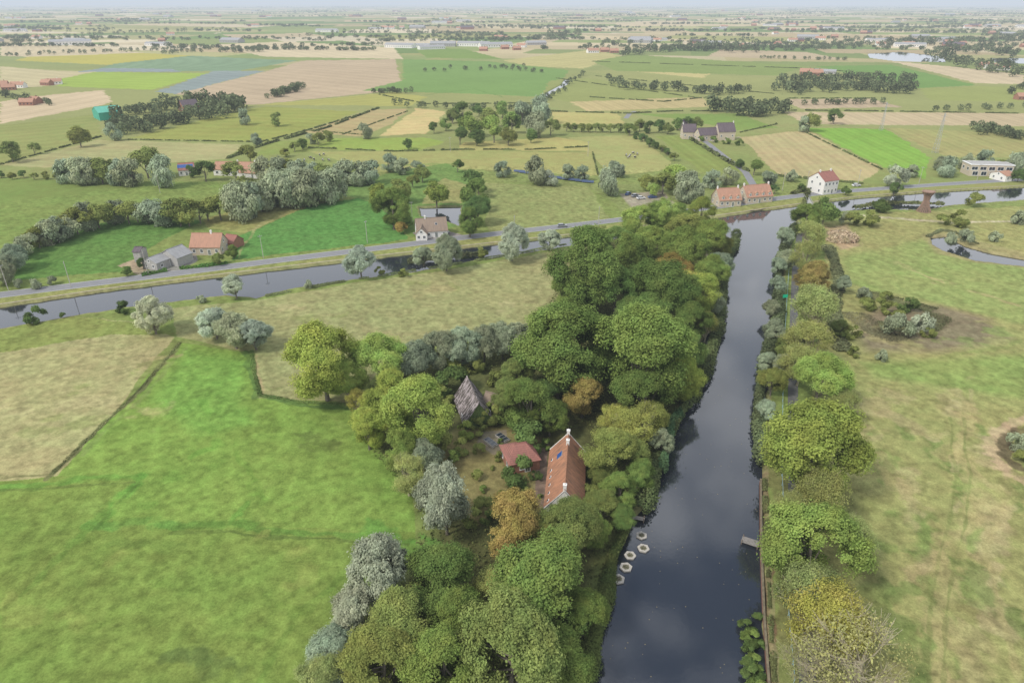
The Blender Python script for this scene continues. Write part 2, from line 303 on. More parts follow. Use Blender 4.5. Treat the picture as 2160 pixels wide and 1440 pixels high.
FAR=[]
def wood(pl,n,wpx,thick=4):
    for p in along(pl,n):
        u=p[0]+random.uniform(-8,8); v=p[1]+random.uniform(-thick,thick); t=T(v,4); wm=max(6,wpx*random.uniform(.7,1.3)*t/F); x,y=G(u,v,wm*.45); FAR.append((x,y,wm,wm*random.uniform(.8,1.1)))
wood([(232,262),(300,262),(400,240),(505,222)],50,26,8); wood([(230,240),(330,225),(420,210),(500,210)],34,24,5)
wood([(570,200),(635,180)],28,15,3)
wood([(1280,165),(1330,180),(1450,185),(1580,190)],34,18,4); wood([(1640,180),(1760,180),(1930,185)],50,20,6); wood([(1660,165),(1800,165),(1925,165)],30,18,3)
wood([(1505,225),(1560,222),(1600,228),(1655,220)],22,28,7); wood([(1310,110),(1400,100),(1560,95)],44,15,3); wood([(1470,95),(1590,105)],20,15,4)
wood([(1150,75),(1220,70)],16,14,3);wood([(830,215),(900,222),(1060,225),(1130,222)],18,12,3); wood([(1130,220),(1165,200),(1230,155)],14,10,1)
wood([(1740,95),(1850,90),(1990,85),(2150,80)],44,13,3); wood([(1960,110),(2050,130),(2150,150)],26,20,8); wood([(2000,95),(2150,110)],30,14,6)
wood([(465,105),(555,105)],20,9,2); wood([(0,115),(120,110),(280,105),(420,100)],50,8,2); wood([(0,80),(140,75),(330,65),(500,62)],50,8,2)
wood([(1060,140),(1140,150)],9,7,2);wood([(900,145),(1100,140)],12,7,3); wood([(2060,265),(2110,275),(2160,285)],20,20,4); wood([(790,190),(860,190)],14,8,2)
wood([(1600,120),(1790,125)],22,6,1); wood([(0,195),(60,210)],8,18,3); wood([(85,210),(105,215)],4,14,3); wood([(340,110),(430,105)],16,8,2)
wood([(1690,190),(1700,182)],3,18); wood([(2160,180),(2130,190)],5,14); wood([(1980,228),(2060,225),(2160,222)],9,11,2); wood([(1700,215),(1860,213)],14,6,1); wood([(620,75),(800,62),(930,66)],30,7,2)
for i in range(300):
    Y=math.exp(random.uniform(math.log(1450),math.log(16000))); X=random.uniform(-0.95,0.95)*Y
    L=random.choice([40,120,200,300,400,600])*(1+Y/8000); n=int(1+L/9); n=min(n,46); ang=random.gauss(0,0.15); th=random.uniform(2,5)*(1+Y/4000)
    for k in range(n):
        s=random.uniform(-.5,.5)*L; w=random.uniform(6,11)*(1+Y/8000); FAR.append((X+s*math.cos(ang)+random.gauss(0,th*.3),Y+s*math.sin(ang)+random.gauss(0,th),w,w*random.uniform(.5,.8)))
FAR.sort(key=lambda q:q[1]); nind=max(0,297-ntree)
for q in FAR[:nind]:
    cm,tm,Rc,bh=random.choice(MID[random.choice('bbw')]); e=empty('broadleaf_tree',(q[0],q[1],0),random.uniform(0,6),'dark green tree in a distant farmland wood','tree','trees in distant farmland woods')
    e.scale=(q[2]/10,q[2]/10,q[3]/10); cr=bpy.data.objects.new('crown',cm); tk=bpy.data.objects.new('trunk',tm); k=random.uniform(.8,1.25)*FB; cr.color=(.090*k,.110*k,.046*k,1)
    for o in(cr,tk): o.parent=e; COL.objects.link(o)
rest=FAR[nind:]
P=[];S=[];NN=[];CC=[]
for x,y,w,h in rest:
    n=int(np.clip(90*1300/y,14,110)); d=rdir(n,0.3); q=R.uniform(.55,1,n)[:,None]
    P.append(np.array([x,y,h*.5])+d*q*np.array([w*.5,w*.5,h*.5])); S.append(np.full(n,w*(0.16+0.5/math.sqrt(n)))*R.uniform(.7,1.2,n)); NN.append(d+R.normal(size=(n,3))*.5); CC.append(R.uniform(.6,1.3,n)*random.uniform(.7,1.3))
P=np.concatenate(P);S=np.concatenate(S);NN=np.concatenate(NN);CC=np.concatenate(CC); P[:,2]=np.maximum(P[:,2],.3)
o=bpy.data.objects.new('distant_woodland',leaves('distant_woodland',P,S,NN,CC)); COL.objects.link(o); o.color=(.150,.180,.092,1); tag(o,'distant belts and clumps of dark green trees','woodland',kind='stuff')
print('TREES',ntree,'far',len(FAR),'faces',len(P))

# ---- hedges / reeds as leaf rows ----
def hedge(pl,wd,ht,colr,name='hedge',label='low green hedge along a field boundary',cat='hedge',kind=None,dens=1.0,gap=0.0):
    Pw=np.array(GP(pl)); seg=np.hypot(*np.diff(Pw,axis=0).T); d=np.r_[0,np.cumsum(seg)]; L=d[-1]; Dm=np.mean(np.hypot(Pw[:,0],Pw[:,1]))
    leaf=np.clip(Dm*0.003,0.25,1.3); 
    if kind=='stuff' and ht<1.1: leaf=min(leaf,.35)
    N=int(min(26000,dens*2.2*L*(wd+2*ht)/(leaf*leaf*0.45)))
    s=R.random(N)*L
    if gap>0:
        ph=R.random(40)*6.28; g=np.sin(s/L*40+ph[0])+np.sin(s/L*90+ph[1]); s=s[g>-gap]; N=len(s)
    px=np.interp(s,d,Pw[:,0]); py=np.interp(s,d,Pw[:,1])
    ii=np.clip(np.searchsorted(d,s)-1,0,len(seg)-1); tx=(np.diff(Pw[:,0])/seg)[ii]; ty=(np.diff(Pw[:,1])/seg)[ii]
    th=R.random(N)*math.pi; lump=0.7+0.2*np.sin(s/ (wd*1.1)+3*np.sin(s/7.3))+.15*np.sin(s/11+2*np.sin(s/31))+R.normal(size=N)*.08; r=R.uniform(.6,1,N)*lump
    o_=np.cos(th)*wd/2*r+.3*wd*np.sin(s/17)*(1 if kind=='stuff' else 0); z=np.sin(th)*ht*r
    Pp=np.stack([px-ty*o_,py+tx*o_,z+0.05],1); nn=np.stack([-ty*np.cos(th),tx*np.cos(th),np.sin(th)+.3],1)+R.normal(size=(N,3))*.5
    o=bpy.data.objects.new(name,leaves(name,Pp,leaf*R.uniform(.6,1.3,N),nn,R.uniform(.8,1.2,N)*(0.85+.2*np.sin(s/5))))
    COL.objects.link(o); o.color=(*[c*FB for c in colr],1); tag(o,label,cat,kind=kind); 
    if cat=='hedge': o['group']='field boundary hedges'
    return o
HG=(.098,.114,.046)
for pl,w,h in [([(480,335),(560,305),(690,270),(800,228)],2.4,1.9),([(0,348),(100,320),(215,288)],2,1.1),([(550,300),(650,275),(770,238)],1.6,1.0),
  ([(640,275),(770,285)],1.2,.7),([(720,285),(860,235)],1.2,.7),([(270,295),(540,300)],1.2,.8),([(650,312),(830,320),(985,316),(1120,316),(1240,310)],1.4,1.0),
  ([(800,200),(900,220),(1130,218)],1.8,1.2),([(1140,235),(1330,240),(1420,235),(1650,235)],2.2,1.4),([(1560,233),(1850,235),(2160,240)],2.2,1.2),([(1340,282),(1420,332)],3.5,2.6),([(1450,290),(1540,345),(1580,362)],3.5,2.4),
  ([(1700,280),(1860,358)],1.4,.8),([(1240,205),(1400,215),(1500,205)],1.8,1.2),([(1170,165),(1480,208)],1.4,.9),([(1250,160),(1650,200)],1.4,.9),
  ([(1660,208),(1840,208)],1.4,1.0),([(1250,322),(1262,370)],1,.7),([(1640,262),(1560,280)],1.5,1),([(1250,130),(1700,145),(1900,160)],1.8,1.2),
  ([(1640,372),(1820,388)],2,1.4)]:
    hedge(pl,w,h,HG,label='dark green hedge along a field boundary',gap=.9)
hedge([(300,582),(352,572)],1.6,1.5,(.06,.11,.03),label='clipped green hedge round a farm garden'); hedge([(380,568),(440,562),(480,556)],1.6,1.4,(.06,.12,.03),label='clipped green hedge round a farm garden')
RE='reed_bed'
hedge([(1235,1440),(1250,1370),(1292,1260),(1306,1180),(1335,1115)],4,2.6,(.075,.095,.03),'bank_shrubs','dense green shrubs along the canal bank','shrubs','stuff')
hedge([(1345,1080),(1372,1050),(1392,990),(1432,900),(1470,830),(1485,750),(1520,640),(1542,560),(1545,490)],5,2.8,(.08,.10,.04),'bank_shrubs','dense green shrubs along the canal bank','shrubs','stuff')
hedge([(1395,1000),(1420,900),(1440,880)],2.5,2.8,(.07,.12,.055),RE,'tall blue green reeds on the canal bank','reeds','stuff')
hedge([(1613,985),(1610,900),(1616,800),(1626,700),(1638,620),(1654,540),(1670,480)],4.5,3.0,(.085,.105,.05),'bank_shrubs','grey green shrubs along the towpath bank','shrubs','stuff')
hedge([(1745,520),(1765,640),(1790,745)],6,1.3,(.11,.12,.06),'rough_growth','rough reeds and brambles beside the meadow','reeds','stuff')
hedge([(1810,620),(1900,640),(1960,660),(1940,690),(1850,680)],9,.9,(.12,.125,.06),'rough_growth','patchy reeds in a dried out pool','reeds','stuff',dens=.5)
hedge([(1800,660),(1830,700),(1880,720),(1960,705)],10,.6,(.12,.115,.065),'rough_growth','patchy reeds in a dried out pool','reeds','stuff',dens=.3)
hedge([(380,722),(300,812),(210,900),(150,960),(110,1000)],1.3,.22,(.13,.14,.06),'ditch_grass','tufted grass along a ditch','grass','stuff',dens=.3)
hedge([(530,740),(534,790),(545,835),(640,850),(740,855)],1.6,.35,(.09,.13,.04),'ditch_grass','tufted green grass along a ditch','grass','stuff',dens=.45)
hedge([(1955,500),(1985,488),(2010,490),(2060,515)],2,1,(.13,.14,.07),RE,'pale reeds round a pool','reeds','stuff')
hedge([(560,625),(700,600),(870,572),(1000,549),(1250,507)],2.5,.7,(.12,.14,.06),'bank_grass','rough grass on the water edge','grass','stuff',gap=.4,dens=.5)
hedge([(860,553),(940,545),(1030,538)],3,2,(.09,.10,.05),'bank_shrubs','low olive shrubs at the water edge','shrubs','stuff')
hedge([(1670,410),(1700,402),(1690,440)],3,1.8,(.09,.10,.04),'bank_shrubs','low shrubs at the canal junction','shrubs','stuff')
hedge([(1800,440),(1850,432),(1900,430),(1990,432)],3,1.6,(.10,.11,.045),'bank_shrubs','low shrubs at the canal junction','shrubs','stuff')

# ---------------- ground ----------------
def pip(x,y,poly):
    ins=np.zeros(len(x),bool); n=len(poly)
    for i in range(n):
        x1,y1=poly[i]; x2,y2=poly[(i+1)%n]
        if y1==y2: continue
        c=((y1>y)!=(y2>y)); ins^= c & (x<(x2-x1)*(y-y1)/(y2-y1)+x1)
    return ins
def segd(x,y,poly,closed=True):
    n=len(poly); D=np.full(len(x),1e9)
    for i in range(n if closed else n-1):
        x1,y1=poly[i]; x2,y2=poly[(i+1)%n]; dx,dy=x2-x1,y2-y1; L=dx*dx+dy*dy+1e-9
        t=np.clip(((x-x1)*dx+(y-y1)*dy)/L,0,1); D=np.minimum(D,np.hypot(x-x1-t*dx,y-y1-t*dy))
    return D
GR=[R.random((512,512)).astype(np.float32) for _ in range(6)]
def vn(x,y,s,k=0):
    g=GR[k%6]; a=x/s+k*17.3; b=y/s+k*9.1; ia=np.floor(a).astype(np.int64); ib=np.floor(b).astype(np.int64); fa=a-ia; fb=b-ib; fa=fa*fa*(3-2*fa); fb=fb*fb*(3-2*fb)
    i0=ia%512;i1=(ia+1)%512;j0=ib%512;j1=(ib+1)%512
    return (g[i0,j0]*(1-fa)+g[i1,j0]*fa)*(1-fb)+(g[i0,j1]*(1-fa)+g[i1,j1]*fa)*fb
def fbm(x,y,s,k=0,o=4):
    r=0;a=.5;tt=0
    c_,s_=math.cos(.6),math.sin(.6)
    for i in range(o):
        r=r+a*vn(x,y,s/2**i,k+i); tt+=a; a*=.5; x,y=x*c_-y*s_,x*s_+y*c_
    return r/tt
ang=np.radians(np.concatenate([np.linspace(-180,-52,30,endpoint=False),np.linspace(-52,52,1500),np.linspace(52,180,30)[1:-1]]))
dep=np.radians(np.concatenate([np.linspace(60,10,1000,endpoint=False),np.linspace(10,1.0,300,endpoint=False),np.geomspace(1.0,0.12,60)]))
rad=np.concatenate([[1,15,32],H/np.tan(dep)])
A,RR=np.meshgrid(ang,rad); gx=(np.sin(A)*RR).ravel(); gy=(np.cos(A)*RR).ravel(); NV=len(gx); na=len(ang); nr=len(rad); gd=np.hypot(gx,gy)
canalA=GP([(1215,1480),(1225,1440),(1240,1380),(1285,1260),(1300,1180),(1330,1110),(1362,1060),(1380,990),(1422,900),(1458,830),(1475,740),(1510,640),(1530,560),(1534,500),(1530,462),(1600,440),(1690,445),(1672,475),(1660,520),(1643,600),(1628,700),(1615,850),(1606,1000),(1606,1150),(1612,1300),(1622,1440),(1628,1500)])
d0=np.array(G(1215,1440))-np.array(G(1300,1180)); d0/=np.linalg.norm(d0); q0=np.array(G(1225,1440))+d0*120; d1=np.array(G(1622,1440))-np.array(G(1606,1150)); d1/=np.linalg.norm(d1); q1=np.array(G(1622,1440))+d1*120
canalA=[tuple(q0)]+canalA[1:-1]+[tuple(q1)]
up=[(-300,690),(0,645),(250,608),(500,577),(700,553),(900,530),(1100,507),(1300,487),(1420,470),(1560,450),(1700,430),(1800,417),(1950,405),(2160,393),(2500,374)]
canalB=GP(up+[(2500,402),(2160,420),(2010,430),(1950,441),(1850,440),(1780,443),(1690,455),(1540,470),(1340,497),(1270,505),(1100,533),(1000,547),(870,572),(740,588),(620,605),(540,626),(480,620),(270,645),(150,664),(0,690),(-300,742)])
pondV=GP([(885,436),(972,434),(968,474),(935,462),(890,455)])
pondR=GP([(1965,499),(2000,496),(2035,516),(2090,532),(2170,546),(2260,560),(2160,560),(2060,548),(1990,527),(1968,512)])
lake=GP([(1830,113),(1900,109),(1990,119),(1995,131),(1890,129),(1835,122)])
lake2=GP([(2090,122),(2160,122),(2230,128),(2160,134),(2100,131)])
stream=[GP([(1196,168),(1190,178),(1160,194),(1135,209)])]
s=np.full(NV,-1e3)
for poly in (canalA,canalB,pondV,pondR,lake,lake2):
    p=np.array(poly); m=(gx>p[:,0].min()-8)&(gx<p[:,0].max()+8)&(gy>p[:,1].min()-8)&(gy<p[:,1].max()+8)
    xx=gx[m]; yy=gy[m]; wob=(vn(xx,yy,3,1)-.5)*0.9; D=segd(xx,yy,poly); ins=pip(xx,yy,poly); s[m]=np.maximum(s[m],np.where(ins,D,-D)+wob)
p=np.array(stream[0]); m=(gx>p[:,0].min()-9)&(gx<p[:,0].max()+9)&(gy>p[:,1].min()-9)&(gy<p[:,1].max()+9); s[m]=np.maximum(s[m],3.2-segd(gx[m],gy[m],stream[0],False))
t_=np.clip((s+1.0)/2.4,0,1); gz=-2.3*t_*t_*(3-2*t_)
bw=np.clip((gd-300)/300,0,1)[:,None]; col=np.array([C(132,146,80)])*(1-bw)+np.array([C(154,158,100)])*bw
far=gd>600; fx=gx[far]; fy=gy[far]
cell=900.0; cx=np.floor(fx/cell); cy=np.floor(fy/cell); best=np.full(len(fx),1e18); bid=np.zeros(len(fx),np.int64)
def hsh(a,b,k): return (np.sin(a*127.1+b*311.7+k*74.7)*43758.5453)%1.0
for i in(-1,0,1):
    for j in(-1,0,1):
        qx=cx+i;qy=cy+j; sx=(qx+hsh(qx,qy,1))*cell; sy=(qy+hsh(qx,qy,2))*cell; dd=(fx-sx)**2+(fy-sy)**2; mm=dd<best; best[mm]=dd[mm]; bid[mm]=(qx*1009+qy*31)[mm].astype(np.int64)
bf=bid.astype(float); th=(hsh(bf,0,3)-.5)*1.1; u_=fx*np.cos(th)+fy*np.sin(th); v_=-fx*np.sin(th)+fy*np.cos(th)
aw=220+260*hsh(bf,1,4); ah=120+220*hsh(bf,2,5); iv=np.floor(v_/ah); iu=np.floor(u_/aw+hsh(iv,bf,6)*3)
hh=hsh(iu+bf*.37,iv,7); PAL=np.array([C(*c) for c in [(206,188,150),(150,162,102),(170,170,110),(214,198,162),(126,150,88),(194,176,136),(150,162,100),(184,180,126),(206,190,150),(120,144,86),(202,186,146),(220,206,174),(138,156,96)]])*.92
fc=PAL[(hh*len(PAL)).astype(int)%len(PAL)]*(0.90+.2*hsh(iu,iv+bf,8))[:,None]
bl=np.clip((fy-900)/500,0,1)[:,None]; col[far]=col[far]*(1-bl)+fc*bl
amp=np.clip(gd*0.004,0.25,3.0); wx=gx+(fbm(gx,gy,9,2)-.5)*3*amp; wy=gy+(fbm(gx,gy,9,3)-.5)*3*amp
def field(pl,c,stripe=0,soft=None,world=False):
    poly=pl if world else GP(pl); p=np.array(poly); m=np.where((wx>p[:,0].min())&(wx<p[:,0].max())&(wy>p[:,1].min())&(wy<p[:,1].max()))[0]
    if len(m)==0: return
    m=m[pip(wx[m],wy[m],poly)]; cc=np.tile(np.array(C(*c)),(len(m),1))
    if stripe:
        dx,dy=p[1]-p[0]; L=math.hypot(dx,dy); q=(-(gx[m]*dy)+(gy[m]*dx))/L; cc*=(1+.05*np.sin(q*2*math.pi/stripe)+.04*np.sin(q*2*math.pi/(stripe*2.7)+1))[:,None]
        cc*=(0.93+.14*fbm(gx[m],gy[m],40,4))[:,None]
    if soft is None: col[m]=cc
    else:
        w=np.clip(segd(gx[m],gy[m],poly)/soft,0,1)[:,None]; col[m]=col[m]*(1-w)+cc*w
for a in [
 ([(0,118),(370,132),(330,116),(200,98),(0,92)],(206,190,154),12),([(30,128),(290,140),(440,120),(300,112),(60,120)],(186,178,88),0),
 ([(180,152),(500,150),(630,128),(400,118),(240,135)],(132,156,122),10),([(440,95),(560,120),(850,125),(830,100),(600,88)],(208,192,156),10),
 ([(0,140),(120,150),(200,152),(120,180),(0,190)],(196,184,142),9),([(120,182),(320,190),(445,155),(200,152),(120,168)],(158,180,82),8),([(330,194),(370,199),(560,150),(450,150)],(142,154,150),7),
 ([(160,152),(380,152),(360,146),(220,144)],(144,154,154),6),
 ([(370,199),(530,222),(850,190),(835,125),(640,128),(545,155)],(190,170,140),9),([(850,125),(1030,130),(1200,148),(1190,165),(1140,205),(1000,198),(760,192),(850,170)],(126,156,88),0),
 ([(870,100),(980,104),(1060,125),(900,122)],(128,152,78),0),([(1060,128),(1250,105),(1310,118),(1230,145),(1120,140)],(186,178,120),8),
 ([(0,215),(60,205),(215,190),(240,215),(200,225),(0,262)],(206,186,152),9),([(540,222),(830,195),(900,205),(860,225),(720,222)],(172,170,96),6),
 ([(270,292),(560,300),(760,236),(560,225),(480,240)],(154,159,84),6),([(640,280),(760,288),(830,260),(860,230),(780,232)],(180,164,116),6),([(800,287),(900,282),(940,235),(880,228)],(204,186,128),5),
 ([(1160,235),(1300,240),(1320,262),(1170,262)],(184,176,112),0),([(1200,215),(1240,235),(1500,225),(1480,205)],(190,174,124),6),([(1160,170),(1240,165),(1480,205),(1200,215),(1140,205)],(150,157,94),0),
 ([(1230,150),(1500,190),(1640,165),(1300,148)],(158,161,102),0),([(1330,150),(1480,165),(1500,155),(1400,145)],(192,180,122),0),([(1250,130),(1300,150),(1640,160),(1700,140),(1330,115)],(138,154,88),0),
 ([(1490,120),(1790,127),(1700,110),(1520,105)],(190,172,140),8),([(1880,130),(2060,176),(2160,178),(2160,158),(2000,140)],(204,186,152),8),([(1720,140),(1930,187),(2060,180),(1880,137)],(120,153,82),0),
 ([(1940,187),(1960,212),(2160,216),(2160,184),(2060,182)],(154,161,94),0),([(1660,210),(1690,230),(1900,226),(1840,208)],(188,168,138),6),([(1650,236),(1700,262),(2300,268),(2300,240)],(194,176,140),7),
 ([(1340,240),(1430,252),(1560,275),(1640,270),(1560,240)],(132,154,80),0),([(1560,290),(1640,370),(1820,382),(1860,355),(1700,275)],(186,172,124),5),([(1700,270),(1860,352),(1950,378),(1962,332),(1870,272)],(134,172,74),5),
 ([(1860,270),(2000,332),(2300,335),(2300,290),(2160,282)],(166,162,104),6),
 ([(1380,287),(1480,362),(1570,362),(1440,285)],(140,153,82),5),([(1200,290),(1250,330),(1290,372),(1430,355),(1340,285)],(166,166,104),0),
 ([(650,320),(800,362),(1000,357),(1262,372),(1250,322),(930,318)],(164,164,100),0),([(980,300),(960,318),(1240,318),(1240,300),(1180,290)],(182,174,108),0),([(690,292),(660,315),(880,318),(940,300),(900,290)],(150,168,82),0),
 ([(560,300),(700,290),(650,320),(540,330)],(144,156,84),0),
 ([(-300,290),(0,265),(200,242),(215,285),(0,345),(-300,380)],(150,156,92),6),([(0,348),(100,354),(300,347),(480,335),(510,305),(210,295)],(172,168,116),5),
 ([(-200,378),(0,375),(160,380),(500,385),(490,430),(300,425),(180,450),(60,500),(0,560),(-200,600)],(130,148,78),0),
 ([(20,592),(270,572),(330,512),(430,465),(250,465),(150,478),(60,530)],(102,137,68),0),([(430,465),(440,482),(520,492),(640,440),(640,430),(500,440)],(154,152,90),0),([(490,548),(500,500),(650,434),(790,412),(860,505)],(98,143,72),0),
 ([(700,405),(830,360),(940,345),(1010,370),(1000,470),(860,500),(800,430)],(116,143,76),0),([(900,395),(940,375),(985,390),(975,430),(890,430)],(152,152,94),0),([(1020,385),(1030,490),(1290,462),(1240,395)],(146,153,94),0),([(1040,380),(1230,385),(1500,395),(1520,430),(1330,455),(1240,395)],(138,149,88),0),
 ([(360,650),(560,630),(760,595),(900,575),(1260,515),(1190,600),(1150,690),(860,720),(740,850),(545,840),(535,745),(420,720),(370,712)],(158,158,106),0),
 ([(-300,720),(0,692),(160,668),(280,680),(365,712),(130,1010),(-300,1040)],(170,165,114),0),([(-300,720),(0,692),(160,668),(300,684),(368,706),(240,705),(0,745),(-300,790)],(138,148,80),0),
 ([(-500,1040),(0,1015),(120,1005),(380,722),(530,745),(540,840),(740,855),(870,1050),(880,1160),(640,1440),(500,1700),(-900,1700)],(126,148,70),0),
 ([(120,1005),(380,722),(530,745),(540,840),(740,855),(868,1050),(875,1120),(550,1112),(240,1105),(220,1060),(290,1010)],(128,156,72),0),
 ([(300,850),(385,730),(525,750),(535,840),(560,900),(400,930)],(124,163,74),0,4.0),
 ([(1740,470),(1860,448),(2160,436),(2500,420),(2800,900),(2900,1700),(1700,1700),(1690,1000),(1740,600)],(158,157,98),0),
 ([(1760,540),(1950,500),(2160,560),(2300,580),(2300,700),(2160,690),(1960,640),(1780,600)],(148,160,94),0,4.0),([(1800,760),(2160,740),(2300,760),(2300,850),(2160,850),(1840,800)],(142,158,88),0,4.0)]:
    field(*a)
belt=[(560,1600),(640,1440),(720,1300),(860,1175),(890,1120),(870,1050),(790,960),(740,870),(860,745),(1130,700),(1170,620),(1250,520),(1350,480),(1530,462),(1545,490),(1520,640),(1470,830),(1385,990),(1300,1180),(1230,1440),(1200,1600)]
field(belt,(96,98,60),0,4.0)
field([(925,925),(960,900),(1010,890),(1070,900),(1165,925),(1150,1075),(1050,1090),(1000,1120),(930,1060)],(140,132,84),0,1.5)
field([(1130,960),(1160,920),(1152,1070),(1125,1070)],(132,112,98),0,.3)
field([(1010,910),(1070,905),(1075,950),(1040,960),(1005,935)],(146,136,112),0,.3)
field([(890,780),(1080,740),(1110,790),(960,890),(880,840)],(108,112,68),0,2)
field([(1815,748),(2000,750),(2160,722),(2095,668),(1990,640),(1900,632),(1815,650),(1780,700)],(140,128,100),0,5.0)
field([(1740,480),(1790,470),(1820,520),(1770,530)],(184,160,126),0,2)
field([(1935,495),(2010,478),(2070,508),(2200,540),(2200,570),(2060,556),(1970,535)],(162,156,104),0,2)
field([(868,490),(950,488),(985,497),(880,512)],(150,145,138),0,.5); field([(360,530),(410,520),(420,550),(370,575),(300,590),(290,575),(350,560)],(150,145,138),0,.5); field([(245,560),(300,540),(330,560),(290,580)],(170,154,126),0,.5)
field([(1300,408),(1400,402),(1430,430),(1330,440)],(164,156,134),0,2)
def stroke(pl,w,c,k=1.0,brk=0,soft=.5,jit=1.0):
    poly=GP(pl); p=np.array(poly); m=np.where((gx>p[:,0].min()-w-2)&(gx<p[:,0].max()+w+2)&(gy>p[:,1].min()-w-2)&(gy<p[:,1].max()+w+2))[0]
    jx=gx[m]+(fbm(gx[m],gy[m],10,1)-.5)*min(w,4)*2.0*jit; jy=gy[m]+(fbm(gx[m],gy[m],10,2)-.5)*min(w,4)*2.0*jit
    D=segd(jx,jy,poly,False)+(fbm(gx[m],gy[m],2.2,1)-.5)*w*1.0; a=np.clip((w/2-D)/(w*soft*.5),0,1)*k
    if brk: a=a*np.clip((fbm(gx[m],gy[m],9,5)-brk)*8,0,1)
    else: a=a*(.65+.35*np.clip((fbm(gx[m],gy[m],4,5)-.35)*5,0,1))
    col[m]=col[m]*(1-a[:,None])+np.array(C(*c))*a[:,None]
BG=(106,150,64)
stroke([(-200,1028),(0,1022),(150,1018),(290,1008)],2.6,BG,.8,0,.6); stroke([(290,1008),(262,1035),(225,1070),(205,1095),(180,1112)],3.0,BG,.85,0,.6); stroke([(180,1112),(250,1110),(360,1116)],3.0,(104,146,66),.85,0,.6)
stroke([(360,1116),(480,1112),(560,1124),(700,1128),(870,1135)],2.4,(100,136,60),.85,0,.6); stroke([(480,1112),(520,1060),(500,1090)],1.8,BG,.7); stroke([(780,1100),(830,1130),(870,1150)],6,(104,148,66),.8)
stroke([(180,1112),(90,1220),(0,1300)],2.0,(104,138,60),.6); stroke([(520,860),(500,960),(560,1050)],1.6,(114,152,64),.5,.4); stroke([(420,850),(470,940),(410,960)],2.2,(110,156,64),.5,.35);stroke([(760,1180),(620,1300),(540,1440)],2,(106,136,60),.5)
stroke([(360,1126),(480,1122),(560,1134),(700,1138),(860,1146)],1.0,(90,108,54),.7); stroke([(-100,1036),(0,1032),(150,1028),(280,1018)],.9,(98,114,58),.6); stroke([(290,1018),(235,1072),(192,1120)],.9,(94,118,56),.5)
for k in range(30):
    u=random.uniform(150,820); v=random.uniform(760,1110)
    if u<520-(v-740)*1.1: continue
    stroke([(u,v),(u+random.uniform(-40,40),v+random.uniform(-20,30))],random.uniform(2,5),random.choice([(122,166,68),(114,150,66),(138,162,80),(114,142,64)]),.5,.45)
for k in range(36):
    u=random.uniform(20,760); v=random.uniform(1140,1430); stroke([(u,v),(u+random.uniform(-60,60),v+random.uniform(-30,50))],random.uniform(2,5),random.choice([(138,154,76),(112,136,62),(124,152,68),(144,156,80)]),.5,.42)
stroke([(640,930),(700,945)],5,(100,114,60),.6)
stroke([(380,1390),(430,1400),(480,1420)],4,(88,108,58),.7); stroke([(380,1160),(230,1150)],2.4,(104,130,60),.5)
stroke([(380,724),(300,812),(150,962),(105,1006)],1.8,(112,116,74),.95,0,.3); stroke([(528,742),(540,838),(640,850),(745,856)],2.0,(96,124,64),.95,0,.3); stroke([(540,750),(552,830)],1.2,(172,154,112),.8); stroke([(400,728),(320,812),(170,962)],1.6,(126,142,80),.6); stroke([(-100,1005),(0,1004),(105,998)],1.4,(110,114,72),.8)
for k in range(56):
    u=random.uniform(1840,2150); v=random.uniform(790,1420); du=random.uniform(-50,50); stroke([(u,v),(u+du,v+random.uniform(20,90))],random.uniform(2,8),random.choice([(112,132,70),(176,164,116),(122,140,76),(182,168,122),(130,150,80),(168,158,106)]),.65,.35)
for k in range(14):
    u=random.uniform(1780,2150); v=random.uniform(540,760); stroke([(u,v),(u+random.uniform(-60,60),v+random.uniform(-5,25))],random.uniform(4,9),random.choice([(164,160,104),(134,154,84),(172,164,112)]),.6,.38)
stroke([(2025,850),(2042,1000),(2022,1130),(1992,1250),(1980,1440)],4.0,(176,164,112),.7,.2); stroke([(2002,880),(2016,1000),(1996,1130),(1966,1260),(1955,1440)],.7,(130,138,80),.7); stroke([(2030,880),(2046,1000),(2030,1130),(2000,1260),(1990,1440)],.7,(130,138,80),.7)
stroke([(1900,560),(2000,600),(2160,650)],2,(178,166,116),.6,.25); stroke([(1740,780),(1900,770),(2160,720)],2,(126,140,76),.5); stroke([(2120,1040),(2080,1150),(2110,1300),(2150,1430)],1.2,(176,164,112),.5,.3)
stroke([(2220,880),(2140,888),(2095,912),(2092,960),(2130,1005),(2220,1050)],4.0,(190,168,130),1.0,0,.4,.3); stroke([(2220,900),(2150,908),(2115,930),(2118,965),(2150,990)],3.0,(110,100,74),.9,0,.4,.3)
for k in range(30):
    u=random.uniform(20,1100); v=random.uniform(600,700) if u>380 else random.uniform(740,960); stroke([(u,v),(u+random.uniform(-60,60),v+random.uniform(-10,20))],random.uniform(2,8),random.choice([(178,168,116),(148,156,96),(184,174,126),(142,152,88)]),.5,.4)
stroke([(1690,446),(1760,452),(1870,458),(2000,470),(2100,468),(2300,470)],3.0,(200,188,158),.9); stroke([(1750,480),(1800,500),(1780,520)],7,(192,164,126),.7)
stroke([(1655,1000),(1662,1200),(1672,1440)],8,(130,126,80),.7); stroke([(1760,800),(1790,1000),(1850,1440)],10,(126,132,76),.5,.3)
stroke([(1618,1000),(1620,1200),(1630,1440),(1640,1600)],1.8,(124,100,76),.9,0,.3)
stroke([(600,430),(540,480),(500,545)],1.2,(162,158,106),.7); stroke([(640,432),(520,490)],1.2,(168,162,110),.7)
stroke([(740,345),(820,350),(960,345)],5,(108,144,70),.6); stroke([(900,200),(1000,188),(1060,205)],4,(106,140,74),.6); stroke([(1560,290),(1500,290),(1510,300)],4,(194,184,166),.6)
m=(s>-1.4)&(s<0.6)&(gd<700); tan=np.array(C(154,144,106)); col[m]=col[m]*.4+tan*.6
upW=GP(up); 
